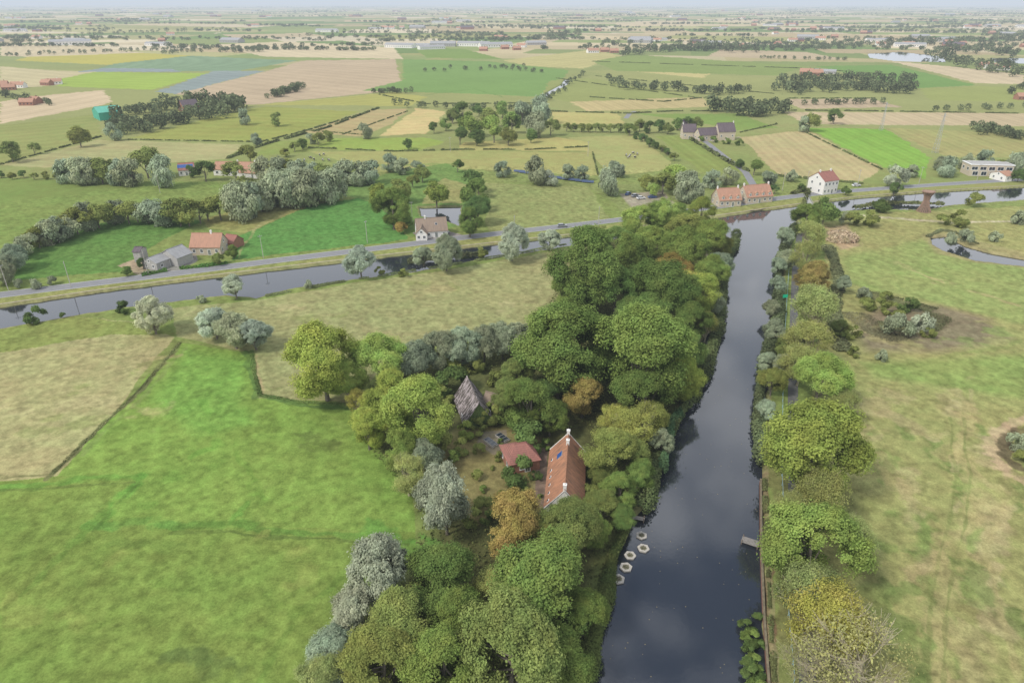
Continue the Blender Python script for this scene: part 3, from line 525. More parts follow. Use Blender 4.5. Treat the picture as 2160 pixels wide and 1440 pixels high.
m=np.where((s>-14)&(s<-1.2)&(gd<520)&(gd>150))[0]; dU=segd(gx[m],gy[m],upW,False); mm=m[(dU<9)]; 
a=.65*np.ones(len(mm)); col[mm]=col[mm]*(1-a[:,None])+np.array(C(156,154,94))*a[:,None]
col[s>0.5]=np.array([.03,.03,.022])
n1=fbm(gx,gy,38,0); n2=fbm(gx,gy,7,2); n3=fbm(gx,gy,1.2,4,3); n4=fbm(gx,gy,15,5); n5=fbm(gx,gy,2.6,1,3)
lum=1+(n1-.5)*.14+(n2-.5)*.10+(n3-.5)*.80*(gd<400)+(n5-.5)*.26*(gd<600)
sw=np.sin((gx*.93+gy*.37+6*(fbm(gx,gy,60,2)-.5))*2*math.pi/5.5); lum=lum*(1+.03*sw*(gd<350))
col*=lum[:,None]
near=(gd<650)[:,None]; g=np.clip((n4-.5)*1.3+(n5-.5)*1.0,-.5,.5)[:,None]*near
col*=np.concatenate([1-.12*g,1+.02*g,1-.06*g],1)
lu=col.mean(1,keepdims=True); col=col*.94+lu*.06*np.array([[1.1,1.05,.8]])
col=np.clip(col,0,1)
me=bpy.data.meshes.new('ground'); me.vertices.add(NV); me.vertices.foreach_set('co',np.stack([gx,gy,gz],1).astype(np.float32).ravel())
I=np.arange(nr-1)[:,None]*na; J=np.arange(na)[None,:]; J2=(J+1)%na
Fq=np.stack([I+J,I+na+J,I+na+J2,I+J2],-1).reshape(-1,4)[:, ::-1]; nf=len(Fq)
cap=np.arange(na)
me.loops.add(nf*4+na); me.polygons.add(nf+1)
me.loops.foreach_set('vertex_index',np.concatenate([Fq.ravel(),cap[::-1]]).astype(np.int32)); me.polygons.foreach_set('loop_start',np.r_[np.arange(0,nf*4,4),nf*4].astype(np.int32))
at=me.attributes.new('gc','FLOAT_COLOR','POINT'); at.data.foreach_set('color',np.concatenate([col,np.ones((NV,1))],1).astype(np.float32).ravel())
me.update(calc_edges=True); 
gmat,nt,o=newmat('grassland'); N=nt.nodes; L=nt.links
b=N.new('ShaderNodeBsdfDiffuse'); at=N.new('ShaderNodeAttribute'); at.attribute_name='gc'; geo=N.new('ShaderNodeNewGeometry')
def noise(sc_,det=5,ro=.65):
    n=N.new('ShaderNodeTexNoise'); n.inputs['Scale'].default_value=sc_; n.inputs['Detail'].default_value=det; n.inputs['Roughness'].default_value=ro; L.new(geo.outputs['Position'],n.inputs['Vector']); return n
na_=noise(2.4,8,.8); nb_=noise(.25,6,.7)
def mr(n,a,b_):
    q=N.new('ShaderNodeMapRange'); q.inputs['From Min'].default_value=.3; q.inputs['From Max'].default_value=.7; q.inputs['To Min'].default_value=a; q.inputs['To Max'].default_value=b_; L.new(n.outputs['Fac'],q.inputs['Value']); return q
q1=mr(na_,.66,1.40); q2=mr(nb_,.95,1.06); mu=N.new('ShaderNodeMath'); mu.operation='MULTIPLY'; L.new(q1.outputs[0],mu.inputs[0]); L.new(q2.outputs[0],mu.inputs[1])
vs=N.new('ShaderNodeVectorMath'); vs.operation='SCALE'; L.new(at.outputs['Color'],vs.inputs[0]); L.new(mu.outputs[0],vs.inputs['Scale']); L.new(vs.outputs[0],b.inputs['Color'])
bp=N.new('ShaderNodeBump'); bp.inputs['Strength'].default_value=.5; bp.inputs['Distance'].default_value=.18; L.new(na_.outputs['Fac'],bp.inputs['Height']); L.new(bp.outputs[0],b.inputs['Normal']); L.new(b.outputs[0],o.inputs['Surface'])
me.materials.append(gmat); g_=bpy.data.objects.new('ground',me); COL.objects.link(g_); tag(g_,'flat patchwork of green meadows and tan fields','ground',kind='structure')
me.polygons.foreach_set('use_smooth',np.ones(nf+1,bool))

# undergrowth inside belt
bp_=GP(belt); pb=np.array(bp_); n=90000; x=R.uniform(pb[:,0].min(),pb[:,0].max(),n); y=R.uniform(40,pb[:,1].max(),n)
k=pip(x,y,bp_)&~pip(x,y,GP([(915,930),(960,895),(960,780),(1040,790),(1075,900),(1170,900),(1245,905),(1250,1085),(1150,1085),(1050,1100),(990,1120),(925,1060)]))&~pip(x,y,canalA); x=x[k]; y=y[k]; n=len(x)
hz_=fbm(x,y,6,2); z=R.random(n)*np.clip((hz_-.35)*6,0.15,2.2)
o=bpy.data.objects.new('undergrowth',leaves('undergrowth',np.stack([x,y,z],1),R.uniform(.35,.8,n),R.normal(size=(n,3))*.7+np.array([0,0,.6]),R.uniform(.6,1.3,n))); COL.objects.link(o); o.color=(.15,.17,.06,1); tag(o,'tangled green undergrowth beneath the trees','undergrowth',kind='stuff')

# ---------------- water ----------------
wm_,nt,o=newmat('canal_water_surface'); N=nt.nodes; L=nt.links
b=N.new('ShaderNodeBsdfPrincipled'); b.inputs['Base Color'].default_value=(.022,.026,.034,1); b.inputs['Roughness'].default_value=.05; b.inputs['IOR'].default_value=1.8; b.inputs['Specular Tint'].default_value=(.92,.95,1.0,1)
geo=N.new('ShaderNodeNewGeometry'); n=N.new('ShaderNodeTexNoise'); n.inputs['Scale'].default_value=1.2; n.inputs['Detail'].default_value=4; L.new(geo.outputs['Position'],n.inputs['Vector'])
bp=N.new('ShaderNodeBump'); bp.inputs['Strength'].default_value=.07; bp.inputs['Distance'].default_value=.05; L.new(n.outputs['Fac'],bp.inputs['Height']); L.new(bp.outputs[0],b.inputs['Normal'])
vo=N.new('ShaderNodeTexVoronoi'); vo.inputs['Scale'].default_value=.9; L.new(geo.outputs['Position'],vo.inputs['Vector']); lt=N.new('ShaderNodeMath'); lt.operation='LESS_THAN'; lt.inputs[1].default_value=.075; L.new(vo.outputs['Distance'],lt.inputs[0])
n2=N.new('ShaderNodeTexNoise'); n2.inputs['Scale'].default_value=.12; L.new(geo.outputs['Position'],n2.inputs['Vector']); gt=N.new('ShaderNodeMath'); gt.operation='GREATER_THAN'; gt.inputs[1].default_value=.5; L.new(n2.outputs['Fac'],gt.inputs[0])
mu=N.new('ShaderNodeMath'); mu.operation='MULTIPLY'; L.new(lt.outputs[0],mu.inputs[0]); L.new(gt.outputs[0],mu.inputs[1])
df=N.new('ShaderNodeBsdfDiffuse'); df.inputs['Color'].default_value=(.22,.18,.09,1); ms=N.new('ShaderNodeMixShader'); L.new(mu.outputs[0],ms.inputs[0]); L.new(b.outputs[0],ms.inputs[1]); L.new(df.outputs[0],ms.inputs[2]); L.new(ms.outputs[0],o.inputs['Surface'])
mb=MB(); mb.add([(-900,-80,-.72),(1500,-80,-.72),(1500,1500,-.72),(-900,1500,-.72)],[(0,1,2,3)]); w_=mb.obj('canal_water',[wm_]); tag(w_,'dark calm canal water reflecting the clouds','water',kind='structure')

# ---------------- roads ----------------
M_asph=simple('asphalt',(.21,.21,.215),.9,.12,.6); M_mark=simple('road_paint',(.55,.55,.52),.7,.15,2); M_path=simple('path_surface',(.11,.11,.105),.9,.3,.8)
def ribbon(name,pl,w,z,mat,label,cat,off=0.0,n=80):
    P=np.array(GP(pl)); 
    d=np.r_[0,np.cumsum(np.hypot(*np.diff(P,axis=0).T))]; sN=np.linspace(0,d[-1],n); Q=np.stack([np.interp(sN,d,P[:,0]),np.interp(sN,d,P[:,1])],1)
    for _ in range(6): Q[1:-1]=(Q[:-2]+2*Q[1:-1]+Q[2:])/4
    tg=np.gradient(Q,axis=0); tg/=np.linalg.norm(tg,axis=1,keepdims=True); nn=np.stack([-tg[:,1],tg[:,0]],1)
    mb=MB(); a=Q+nn*(off+w/2); b=Q+nn*(off-w/2)
    mb.v=[(p[0],p[1],z) for p in a]+[(p[0],p[1],z) for p in b]; mb.f=[(i,n+i,n+i+1,i+1) for i in range(n-1)]; mb.m=[0]*(n-1)
    o=mb.obj(name,[mat]); tag(o,label,cat,kind='structure'); return Q,nn
road=[(-300,660),(0,622),(200,597),(400,573),(560,552),(800,523),(1000,498),(1300,465),(1420,448),(1540,433),(1700,410),(1800,402),(2000,388),(2160,378),(2500,357)]
Qr,Nr=ribbon('canal_road',road,6.0,.03,M_asph,'grey asphalt road running along the canal','road')
for of in(-2.8,2.8): ribbon('road_marking',road,.18,.036,M_mark,'worn white edge line on asphalt','road marking',off=of)
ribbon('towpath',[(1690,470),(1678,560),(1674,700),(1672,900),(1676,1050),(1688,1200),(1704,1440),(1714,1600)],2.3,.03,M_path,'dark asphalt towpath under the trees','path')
ribbon('farm_lane',[(1590,392),(1572,362),(1535,336),(1490,300),(1462,284)],4,.03,M_asph,'narrow asphalt lane to a farmstead','road')
ribbon('farm_lane',[(1320,250),(1328,240),(1340,235)],4,.03,M_asph,'short asphalt lane beside a field','road')
ribbon('canal_edging',[(u,v) for u,v in up],.7,.02,simple('tan_concrete',(.34,.29,.22),.9,.35,1),'tan concrete edging along the canal','edging',off=1.8,n=120)

# ---------------- buildings ----------------
def window(par,x,y,z,w,h,ax,name='window'):
    mb=MB()
    def bx(cx,cz,dx,dz,mi,pr=.0):
        if ax in('y','-y'):
            sg=1 if ax=='y' else -1; mb.box((cx,sg*(.03+pr),cz),(dx,.07,dz),mi)
        else:
            sg=1 if ax=='x' else -1; mb.box((sg*(.03+pr),cx,cz),(.07,dx,dz),mi)
    bx(0,0,w-.1,h-.1,0)
    for q in(-1,1): bx(q*w/2,0,.14,h+.14,1,.015); bx(0,q*h/2,w-.16,.14,1,.012)
    bx(0,0,.07,h-.16,1,.02)
    bx(0,-h/2-.12,w+.25,.08,1,.05)
    return mb.obj(name,[M_pane if name=='window' else M_door,M_frame],par,(x,y,z))
def house(r0,r1,W,eh,rh,wall,roof,name='farmhouse',label='',cat='house',chim=(),nwin=4,hip=0.0,doors=1,skyl=(),dormer=0,endwin=True,group=None,tall=1,sag=.06,copw=False):
    a=Vector(G(*r0,rh)); b=Vector(G(*r1,rh)); c=(a+b)/2; d=b-a; L=d.length; rz=math.atan2(d.y,d.x)
    e=empty(name,(c.x,c.y,0),rz,label,cat,group); hL=L/2; hW=W/2
    mb=MB()
    if hip==0:
        mb.add([(-hL,-hW,0),(hL,-hW,0),(hL,hW,0),(-hL,hW,0),(-hL,-hW,eh),(hL,-hW,eh),(hL,hW,eh),(-hL,hW,eh),(-hL,0,rh-.12),(hL,0,rh-.12)],[(0,1,5,4),(2,3,7,6),(1,2,6,9,5),(3,0,4,8,7)])
    else:
        mb.add([(-hL-hip,-hW,0),(hL+hip,-hW,0),(hL+hip,hW,0),(-hL-hip,hW,0),(-hL-hip,-hW,eh),(hL+hip,-hW,eh),(hL+hip,hW,eh),(-hL-hip,hW,eh)],[(0,1,5,4),(1,2,6,5),(2,3,7,6),(3,0,4,7)])
    mb.obj('wall',[wall],e)
    ov=.3; sl=(rh-eh)/hW; th=.16; ze=eh-ov*sl
    mb=MB(); xl=hL+.2-(.3 if copw else 0)
    if hip==0:
        nseg=max(3,int(L/1.5))
        pr=[(-hW-ov,ze+th),(0,rh+th),(hW+ov,ze+th),(hW+ov,ze),(0,rh),(-hW-ov,ze)]
        vs=[]
        for i in range(nseg+1):
            x=-xl+2*xl*i/nseg; sg=0 if i in(0,nseg) else random.uniform(-sag,sag*.5)
            vs+=[(x,p[0],p[1]+(sg if k in(1,4) else sg*.5)) for k,p in enumerate(pr)]
        fs=[]
        for i in range(nseg):
            for k in range(6): fs.append((i*6+k,i*6+(k+1)%6,(i+1)*6+(k+1)%6,(i+1)*6+k))
        fs+=[(0,1,4,5),(1,2,3,4)]; o_=nseg*6; fs+=[(o_+5,o_+4,o_+1,o_),(o_+4,o_+3,o_+2,o_+1)]
        mb.add(vs,fs)
        mb.tube([(-xl,0,rh+th+.02),(xl,0,rh+th+.02)],[.13,.13],6)
    else:
        X=hL+hip+ov; mb.add([(-X,-hW-ov,ze),(X,-hW-ov,ze),(X,hW+ov,ze),(-X,hW+ov,ze),(-hL,0,rh+th),(hL,0,rh+th)],[(0,1,5,4),(2,3,4,5),(1,2,5),(3,0,4),(3,2,1,0)])
        mb.tube([(-hL,0,rh+th),(hL,0,rh+th)],[.12,.12],6)
    rf=mb.obj('roof',[roof],e)
    if copw:
        for sd in(-1,1):
            mb=MB(); x=sd*hL
            mb.tube([(x,-hW-.15,eh+.05),(x,0,rh+.2),(x,hW+.15,eh+.05)],[.13,.13,.13],4)
            mb.obj('gable_coping',[wall],e)
    for cxx in chim:
        mb=MB(); x=cxx*(hL-.35); mb.box((0,0,.3),(.6,.6,1.4)); mb.box((0,0,1.05),(.72,.72,.1)); mb.tube([(0,0,1.1),(0,0,1.35)],[.14,.12],8)
        mb.obj('chimney',[M_white if wall in(M_white,M_cream) else M_brick],rf,(x,0,rh))
    for (sx,sd,wd,hd,mt,yy) in skyl:
        x=sx*hL; y=sd*hW*yy; z=rh-(rh-eh)*yy+th
        rot=Matrix.Rotation(-math.atan(sl)*(1 if sd>0 else -1),3,'X'); mb=MB(); mb.box((0,0,.03),(wd,hd,.12),1,rot); mb.box(tuple(rot@Vector((0,0,.10))),(wd-.14,hd-.14,.03),0,rot)
        mb.obj('skylight',[mt,M_metal if mt is M_blue else M_frame],rf,(x,y,z))
    if nwin:
        for lv in range(tall):
            zz=eh*.52 if tall==1 else eh*(lv+.5)/tall
            for sd in(-1,1):
                for i in range(nwin):
                    x=-hL+L*(i+.5)/nwin
                    if doors and lv==0 and i==nwin//2: window(e,x,sd*hW,1.1,1.05,2.1,'y' if sd>0 else '-y','door')
                    else: window(e,x,sd*hW,zz,1.0 if L<25 else 1.4,min(1.3,eh*.42),'y' if sd>0 else '-y')
            if endwin:
                for sd in(-1,1):
                    for yy in(-.25,.25): window(e,sd*(hL+hip),yy*W,zz,1.0,min(1.3,eh*.42),'x' if sd>0 else '-x')
        if endwin and hip==0:
            for sd in(-1,1): window(e,sd*hL,0,eh+(rh-eh)*.32,.9,1.0,'x' if sd>0 else '-x')
    for i in range(dormer):
        x=-hL+L*(i+.5)/dormer
        for sd in(-1,1):
            dm=MB(); y0=sd*hW*.93; z0=eh+.0; zt=eh+1.45; yb=sd*(hW-(zt-eh)/sl); ybr=sd*(hW-(zt+.7-eh)/sl)
            dm.add([(-.7,y0,z0),(.7,y0,z0),(.7,y0,zt),(0,y0,zt+.7),(-.7,y0,zt),(-.7,yb,zt),(.7,yb,zt)],[(0,1,2,3,4) if sd<0 else (4,3,2,1,0),(0,4,5),(1,6,2)],0)
            dm.add([(-.85,y0+sd*.15,zt-.1),(0,y0+sd*.15,zt+.78),(.85,y0+sd*.15,zt-.1),(-.85,yb,zt-.1),(0,ybr,zt+.78),(.85,yb,zt-.1)],[(0,1,4,3),(1,2,5,4)],1)
            dm.obj('dormer',[wall,roof],rf,(x,0,0)); window(rf,x,y0,zt-.62,.75,.9,'y' if sd>0 else '-y')
    return e
house((1191,1036),(1199,914),6.9,2.8,7.0,M_white,R_orange,'farmhouse','long farmhouse with orange tile roof and white chimneys',chim=(-.97,.62,1),nwin=7,skyl=[(.42,1,1.6,1.5,M_blue,.42)]+[(q,1,.55,.5,M_pane,.86) for q in(-.85,-.62,-.36,-.1,.12,.5)],copw=True)
house((1085,937),(1108,933),7.0,2.6,4.6,M_brick,R_red,'shed','small brick outbuilding with red tile roof and ivy','outbuilding',nwin=2,hip=2.0,doors=1)
house((985,795),(1010,850),6.4,1.6,6.4,M_ivy,R_old,'barn','ruined ivy covered barn with patchy grey roof','barn',nwin=2,doors=1,sag=.45,endwin=False)
house((1026,826),(1054,834),3.4,1.8,3.4,M_ivy,R_brown,'shed','low overgrown lean to beside the ruined barn','outbuilding',nwin=0)
house((405,492),(468,492),8.5,3.2,7.2,M_cream,R_pink,'farmhouse','small farmhouse with salmon tile roof beside the road',chim=(.3,),nwin=4)
house((350,528),(383,516),9,3.2,5.6,M_greyw,R_grey,'barn','grey sheet roofed barn at a roadside farm','barn',nwin=0)
house((312,545),(352,530),7,2.8,4.2,M_greyw,R_grey,'shed','low grey sheet roofed shed at a farm','shed',nwin=2)
house((478,494),(500,497),6,2.4,4.6,M_brick,R_red,'shed','small red roofed shed beside a farmhouse','shed',nwin=0)
house((285,521),(300,521),5,4,5,M_greyw,R_dark,'shed','small dark roofed farm store','shed',nwin=0)
house((455,341),(548,343),9,3.4,6.6,M_white,R_pink,'farmhouse','long white farmhouse with salmon tile roof',chim=(.0,.8),nwin=6)
house((375,345),(408,343),9,3.2,6.0,M_white,R_red,'farmhouse','white farm building with solar panels on the roof',nwin=3,skyl=[(-.1,-1,8,2.6,M_blue,.5)])
house((510,352),(548,354),8,2.8,5.0,M_white,R_pink,'shed','white outbuilding with salmon roof','outbuilding',nwin=2)
house((876,462),(940,458),9.5,2.8,6.8,M_white,R_brown,'villa','white villa with brown tiled roof and front gable',chim=(-.4,),nwin=4,doors=1,skyl=[(.3,-1,.9,1.1,M_pane,.5)])
house((888,482),(891,470),4.4,2.8,5.0,M_white,R_brown,'villa_wing','white gabled porch wing with brown tiles','house',nwin=1,doors=0)
house((1512,398),(1558,396),9,3.2,7.6,M_cream,R_pink,'canal_house','pale brick house with salmon roof and dormers',chim=(-1,1),nwin=4,dormer=3)
house((1568,392),(1622,388),9,3.2,7.6,M_cream,R_pink,'canal_house','long pale brick house with salmon roof and dormers',chim=(-1,1),nwin=5,dormer=4)
house((1726,364),(1756,360),10,6.6,10.0,M_white,R_red,'white_house','tall white house with red roof beside the road',chim=(-.8,.8),nwin=4,tall=2)
house((1440,262),(1468,262),8,5,9.5,M_cream,R_dark,'farmhouse','pale brick farm wing with slate roof',nwin=3,chim=(-1,))
house((1472,271),(1510,269),8,4,8,M_cream,R_dark,'farmhouse','low pale farm range with slate roof',nwin=4)
house((1513,260),(1548,259),9,6,11,M_cream,R_dark,'farmhouse','tall pale farmhouse with slate roof',nwin=3,chim=(1,))
def flat_house(u,v,L,W,h,wall,label):
    X,Y=G(u,v); e=empty('modern_house',(X,Y,0),-.12,label,'house'); mb=MB(); mb.box((0,0,h/2),(L,W,h)); mb.obj('wall',[wall],e)
    mb=MB(); mb.box((0,0,h+.15),(L+.6,W+.6,.3)); mb.box((0,0,h+.34),(L-1,W-1,.08),1); mb.obj('roof',[M_frame,M_greyw],e)
    for i in range(5): window(e,-L/2+L*(i+.5)/5,-W/2,h*.7,L/7,h*.3,'-y')
    for i in range(4): window(e,-L/2+L*(i+.7)/5,-W/2,h*.25,L/8,h*.35,'-y')
    for i in range(2): window(e,-L/2,-W/4+i*W/2,h*.6,2,1.6,'-x')
flat_house(2078,368,22,10,6,M_cream,'pale flat roofed modern house with large windows')
house((2108,362),(2128,360),9,3,4.5,M_white,R_pink,'farmhouse','small white house with pink roof',nwin=2)
house((198,226),(248,222),22,6,9.5,M_green,simple('green_roof_sheet',(.10,.38,.28),.6,.1,.2),'barn','bright green sheet metal barn','barn',nwin=0)
house((378,212),(412,209),12,4,9,M_brick,R_dark,'farmhouse','brick farmhouse among tall trees',nwin=4)
house((1440,255),(1445,250),4,4,7,M_cream,R_dark,'shed','small slate roofed farm annex','outbuilding',nwin=0)
def dist_build(r):
    mb=MB(); L,W,eh,rh=r; hL,hW=L/2,W/2
    mb.add([(-hL,-hW,0),(hL,-hW,0),(hL,hW,0),(-hL,hW,0),(-hL,-hW,eh),(hL,-hW,eh),(hL,hW,eh),(-hL,hW,eh),(-hL,0,rh-.1),(hL,0,rh-.1)],[(0,1,5,4),(2,3,7,6),(1,2,6,9,5),(3,0,4,8,7)],0)
    mb.add([(-hL-.4,-hW-.4,eh-.1),(hL+.4,-hW-.4,eh-.1),(hL+.4,0,rh),(-hL-.4,0,rh),(hL+.4,hW+.4,eh-.1),(-hL-.4,hW+.4,eh-.1)],[(0,1,2,3),(3,2,4,5)],1)
    n=max(2,int(L/4))
    for i in range(n): mb.box((-hL+L*(i+.5)/n,-hW-.03,eh*.5),(1.3,.1,1.4),2)
    mb.box((hL*.5,0,rh+.4),(.8,.8,1.6),0)
    return mb
DB=[('farmhouse',dist_build((20,9,4,8)).mesh('farmhouse',[M_white,R_pink,M_pane]),'white farmhouse with orange tile roof among fields','house'),
    ('farmhouse',dist_build((16,9,4,8)).mesh('farmhouse',[M_brick,R_pink,M_pane]),'brick farmhouse with orange tile roof among fields','house'),
    ('barn',dist_build((45,20,5,9)).mesh('barn',[M_greyw,R_grey,M_pane]),'large grey sheet roofed barn among fields','barn'),
    ('barn',dist_build((55,16,5,8)).mesh('barn',[M_white,R_grey,M_pane]),'long white walled shed among fields','barn'),
    ('barn',dist_build((35,14,5,9)).mesh('barn',[M_brick,R_dark,M_pane]),'dark roofed brick barn among fields','barn')]
def putd(x,y,k,sc_=1,rz=None):
    nm,me,lb,ct=DB[k]; o=bpy.data.objects.new(nm,me); COL.objects.link(o); o.location=(x,y,0); o.rotation_euler=(0,0,random.uniform(-.5,.5) if rz is None else rz); o.scale=(sc_,)*3; tag(o,lb,ct,'distant farm buildings')
for u,v,k,s_ in [(1250,112,0,1.1),(1275,110,1,1),(1295,112,1,1),(845,101,3,1.2),(880,100,3,1),(910,104,3,1),(935,98,2,1.2),(1000,98,3,1.3),(1045,100,3,1.3),(1065,104,1,1),(1090,106,1,1),(1100,100,0,1),(1130,95,2,1),(1020,108,1,1),
   (60,222,1,.8),(75,218,1,.8),(20,190,1,.8),(40,185,0,.8),(100,180,1,.8),(115,178,0,.8),(5,183,1,.8),(150,95,3,1.5),(160,92,2,1.3),(490,90,2,1.2),(1700,158,1,1),(1720,160,1,1),(1740,155,2,.6),(2110,148,0,1),(2090,145,0,.9),(2075,142,1,.9),(1470,92,4,1),(1500,95,2,1),(1560,100,1,1),
   (1730,85,0,1.2),(1760,80,1,1.1),(1940,80,2,1),(1975,88,0,1),(2000,92,1,1),(2030,95,1,1),(2155,210,1,.8),(1850,88,3,1),(360,75,0,1.1),(690,68,3,1.3),(1180,62,4,1.2),(1590,55,1,1.2),(2040,60,0,1.3),(1640,95,1,1),(2160,100,1,1)]:
    x,y=G(u,v); putd(x,y,k,s_)
for i in range(90):
    Y=math.exp(random.uniform(math.log(1500),math.log(9000))); X=random.uniform(-.9,.9)*Y
    for j in range(random.choice([1,1,2,3])): putd(X+random.uniform(-50,50),Y+random.uniform(-40,40),random.choice([0,0,1,2,3,4]),random.uniform(.7,1.1)*(1+Y/12000))

for (u,v) in [(1035,935),(1060,925)]:
    X,Y=G(u,v); mb=MB()
    e=empty('cold_frame',(X,Y,0),-.9,'low glazed garden frame on the yard','garden frame','garden frames'); mb.box((0,0,.25),(3.6,1.5,.5)); mb.obj('frame',[M_conc],e)
    mb=MB(); mb.box((0,0,.54),(3.4,1.3,.06),1)
    for q in range(4): mb.box((-1.5+q,0,.6),(.08,1.3,.05),0)
    mb.obj('glass_cover',[M_greyw,M_pane],e)
# ---------------- floating hexagonal planters ----------------
M_soil=simple('planter_growth',(.15,.14,.09),.9,.6,5,dark=(.05,.05,.03))
hexm=MB()
def ringv(r,z): return [(r*math.cos(math.pi/3*k),r*math.sin(math.pi/3*k),z) for k in range(6)]
vs=ringv(1.15,-.3)+ringv(1.2,.22)+ringv(.70,.22)+ringv(.70,-.05); fs=[]
for a in range(3):
    for k in range(6): fs.append((a*6+k,a*6+(k+1)%6,(a+1)*6+(k+1)%6,(a+1)*6+k))
hexm.add(vs,fs); hexme=hexm.mesh('planter_ring',[M_conc])
hs_=MB(); hs_.add(ringv(.70,0.12),[(0,1,2,3,4,5)]); 
for i in range(22):
    a=random.uniform(0,6.28); r=random.uniform(0,.6); hs_.tube([(r*math.cos(a),r*math.sin(a),0),(r*math.cos(a)*1.2,r*math.sin(a)*1.2,random.uniform(.2,.45))],[.1,.01],4)
hsme=hs_.mesh('soil',[M_soil])
for u,v in [(1353,1130),(1357,1157),(1329,1172),(1320,1197),(1304,1222)]:
    X,Y=G(u,v,-.7); e=empty('floating_planter',(X,Y,-.66),random.uniform(0,1),'pale hexagonal floating planter moored by the bank','planter','floating planters by the canal bank'); e.scale=(random.uniform(.85,1.0),)*3
    for nm,m_ in(('planter_rim',hexme),('soil',hsme)): o=bpy.data.objects.new(nm,m_); o.parent=e; COL.objects.link(o)
def jetty(u,v,L,W,rz,label):
    X,Y=G(u,v,-.2); e=empty('jetty',(X,Y,-.25),rz,label,'jetty'); mb=MB(); k=int(L/.22)
    for i in range(k): mb.box((-L/2+(i+.5)*L/k,0,.06),(L/k-.03,W,.06))
    mb.obj('deck',[simple('grey_planks',(.24,.22,.20),.85,.2,3)],e)
    mb=MB()
    for a in(-L/2+.15,L/2-.15):
        for b_ in(-W/2+.1,W/2-.1): mb.tube([(a,b_,-1.6),(a,b_,.5)],[.09,.08],8)
    mb.obj('posts',[M_wood],e)
jetty(1583,1142,3.0,1.7,-.5,'small grey plank jetty on the quay side'); jetty(1346,1092,2.4,1.0,-.3,'small wooden landing stage under trees')
qp=np.array(GP([(1605,1010),(1606,1150),(1612,1300),(1622,1440),(1632,1560)],0)); mb=MB()
for i in range(len(qp)-1):
    a,b_=qp[i],qp[i+1]; d=b_-a; L_=np.hypot(*d); c=(a+b_)/2; mb.box((c[0],c[1],-.57),(L_,.3,1.3),0,Matrix.Rotation(math.atan2(d[1],d[0]),3,'Z')); mb.box((c[0],c[1],.12),(L_,.36,.07),1,Matrix.Rotation(math.atan2(d[1],d[0]),3,'Z'))
o=mb.obj('quay_wall',[M_brick,simple('mossy_coping',(.18,.15,.10),.9,.4,1.5)]); tag(o,'low brown brick quay wall along the water','wall')
hedge([(1612,1010),(1613,1150),(1619,1300),(1632,1440)],1.4,.5,(.09,.10,.04),'bank_grass','rough grass beside the quay','grass','stuff',dens=.5,gap=.8)
rp=along(GP([(1664,560),(1655,700),(1650,850),(1648,1000),(1655,1150),(1662,1300),(1674,1440)]),60); mb=MB(); M_rail=simple('pale_blue_paint',(.30,.46,.52),.5,.1,2)
mb.tube([(p[0],p[1],.95) for p in rp],[.04]*len(rp),5); e=empty('railing',(0,0,0),0,'thin pale blue railing beside the towpath','railing'); mb.obj('rail',[M_rail],e)
mb=MB(); 
for p in rp[::1]: mb.tube([(p[0],p[1],0),(p[0],p[1],.95)],[.045,.045],5)
mb.obj('posts',[M_rail],e)
X,Y=G(1654,638); e=empty('green_sign',(X,Y,0),.1,'blank green board on posts beside the towpath','sign'); mb=MB(); mb.box((0,0,2.2),(1.6,.06,1.1)); mb.obj('board',[simple('green_paint',(.01,.42,.22),.5,.05,2)],e); mb=MB(); mb.box((-.6,.09,1.3),(.1,.1,2.6)); mb.box((.6,.09,1.3),(.1,.1,2.6)); mb.obj('posts',[M_metal],e)
X,Y=G(1948,446); e=empty('observation_tower',(X,Y,0),0,'hourglass shaped wooden lookout tower by the water','tower'); mb=MB()
Z=[0,2.4,5.0,7.0,9.2]; RD=[3.0,1.9,1.15,1.4,2.6]
for k in range(22):
    a=2*math.pi*k/22
    mb.tube([(r*math.cos(a+z*.05),r*math.sin(a+z*.05),z) for r,z in zip(RD,Z)],[.14]*5,4)
for r,z in zip(RD,Z): mb.tube([(r*.93*math.cos(2*math.pi*k/16),r*.93*math.sin(2*math.pi*k/16),z+.1) for k in range(17)],[.13]*17,4)
M_tow=simple('red_brown_timber',(.30,.20,.15),.85,.25,2); mb.obj('frame',[M_tow],e); mb=MB(); mb.tube([(0,0,0),(0,0,2.4),(0,0,5.0),(0,0,9.0)],[1.9,1.3,.9,1.1],12); mb.obj('stair_core',[M_wood],e); mb=MB(); mb.tube([(0,0,9.0),(0,0,9.25)],[2.8,2.8],16); mb.tube([(2.7*math.cos(2*math.pi*k/20),2.7*math.sin(2*math.pi*k/20),10.2) for k in range(21)],[.07]*21,4); mb.obj('platform',[M_tow],e)
def mast(u,v,h,w):
    X,Y=G(u,v); e=empty('pylon',(X,Y,0),.4,'slim grey lattice mast in a field','pylon'); mb=MB(); n=9
    def cn(i,k): 
        f=1-.82*i/n; return Vector(((1 if k in(0,3) else -1)*w*f/2,(1 if k<2 else -1)*w*f/2,h*i/n))
    for k in range(4):
        for i in range(n): mb.tube([cn(i,k),cn(i+1,k)],[.08,.08],4); mb.tube([cn(i,k),cn(i+1,(k+1)%4)],[.05,.05],4); mb.tube([cn(i,k),cn(i,(k+1)%4)],[.05,.05],4)
    mb.obj('lattice',[M_metal],e); mb=MB()
    for z in(h*.8,h*.92): mb.tube([(-3,0,z),(3,0,z)],[.08,.08],4)
    mb.obj('crossarm',[M_metal],e)
mast(1972,322,24,2.6); mast(1858,275,20,2)
pm=MB(); pm.tube([(0,0,-.2),(0,0,9)],[.12,.08],8); pmm=pm.mesh('pole',[simple('pale_pole_wood',(.42,.39,.35),.8,.1,3)]); ca=MB(); ca.box((0,0,8.5),(1.6,.1,.12)); 
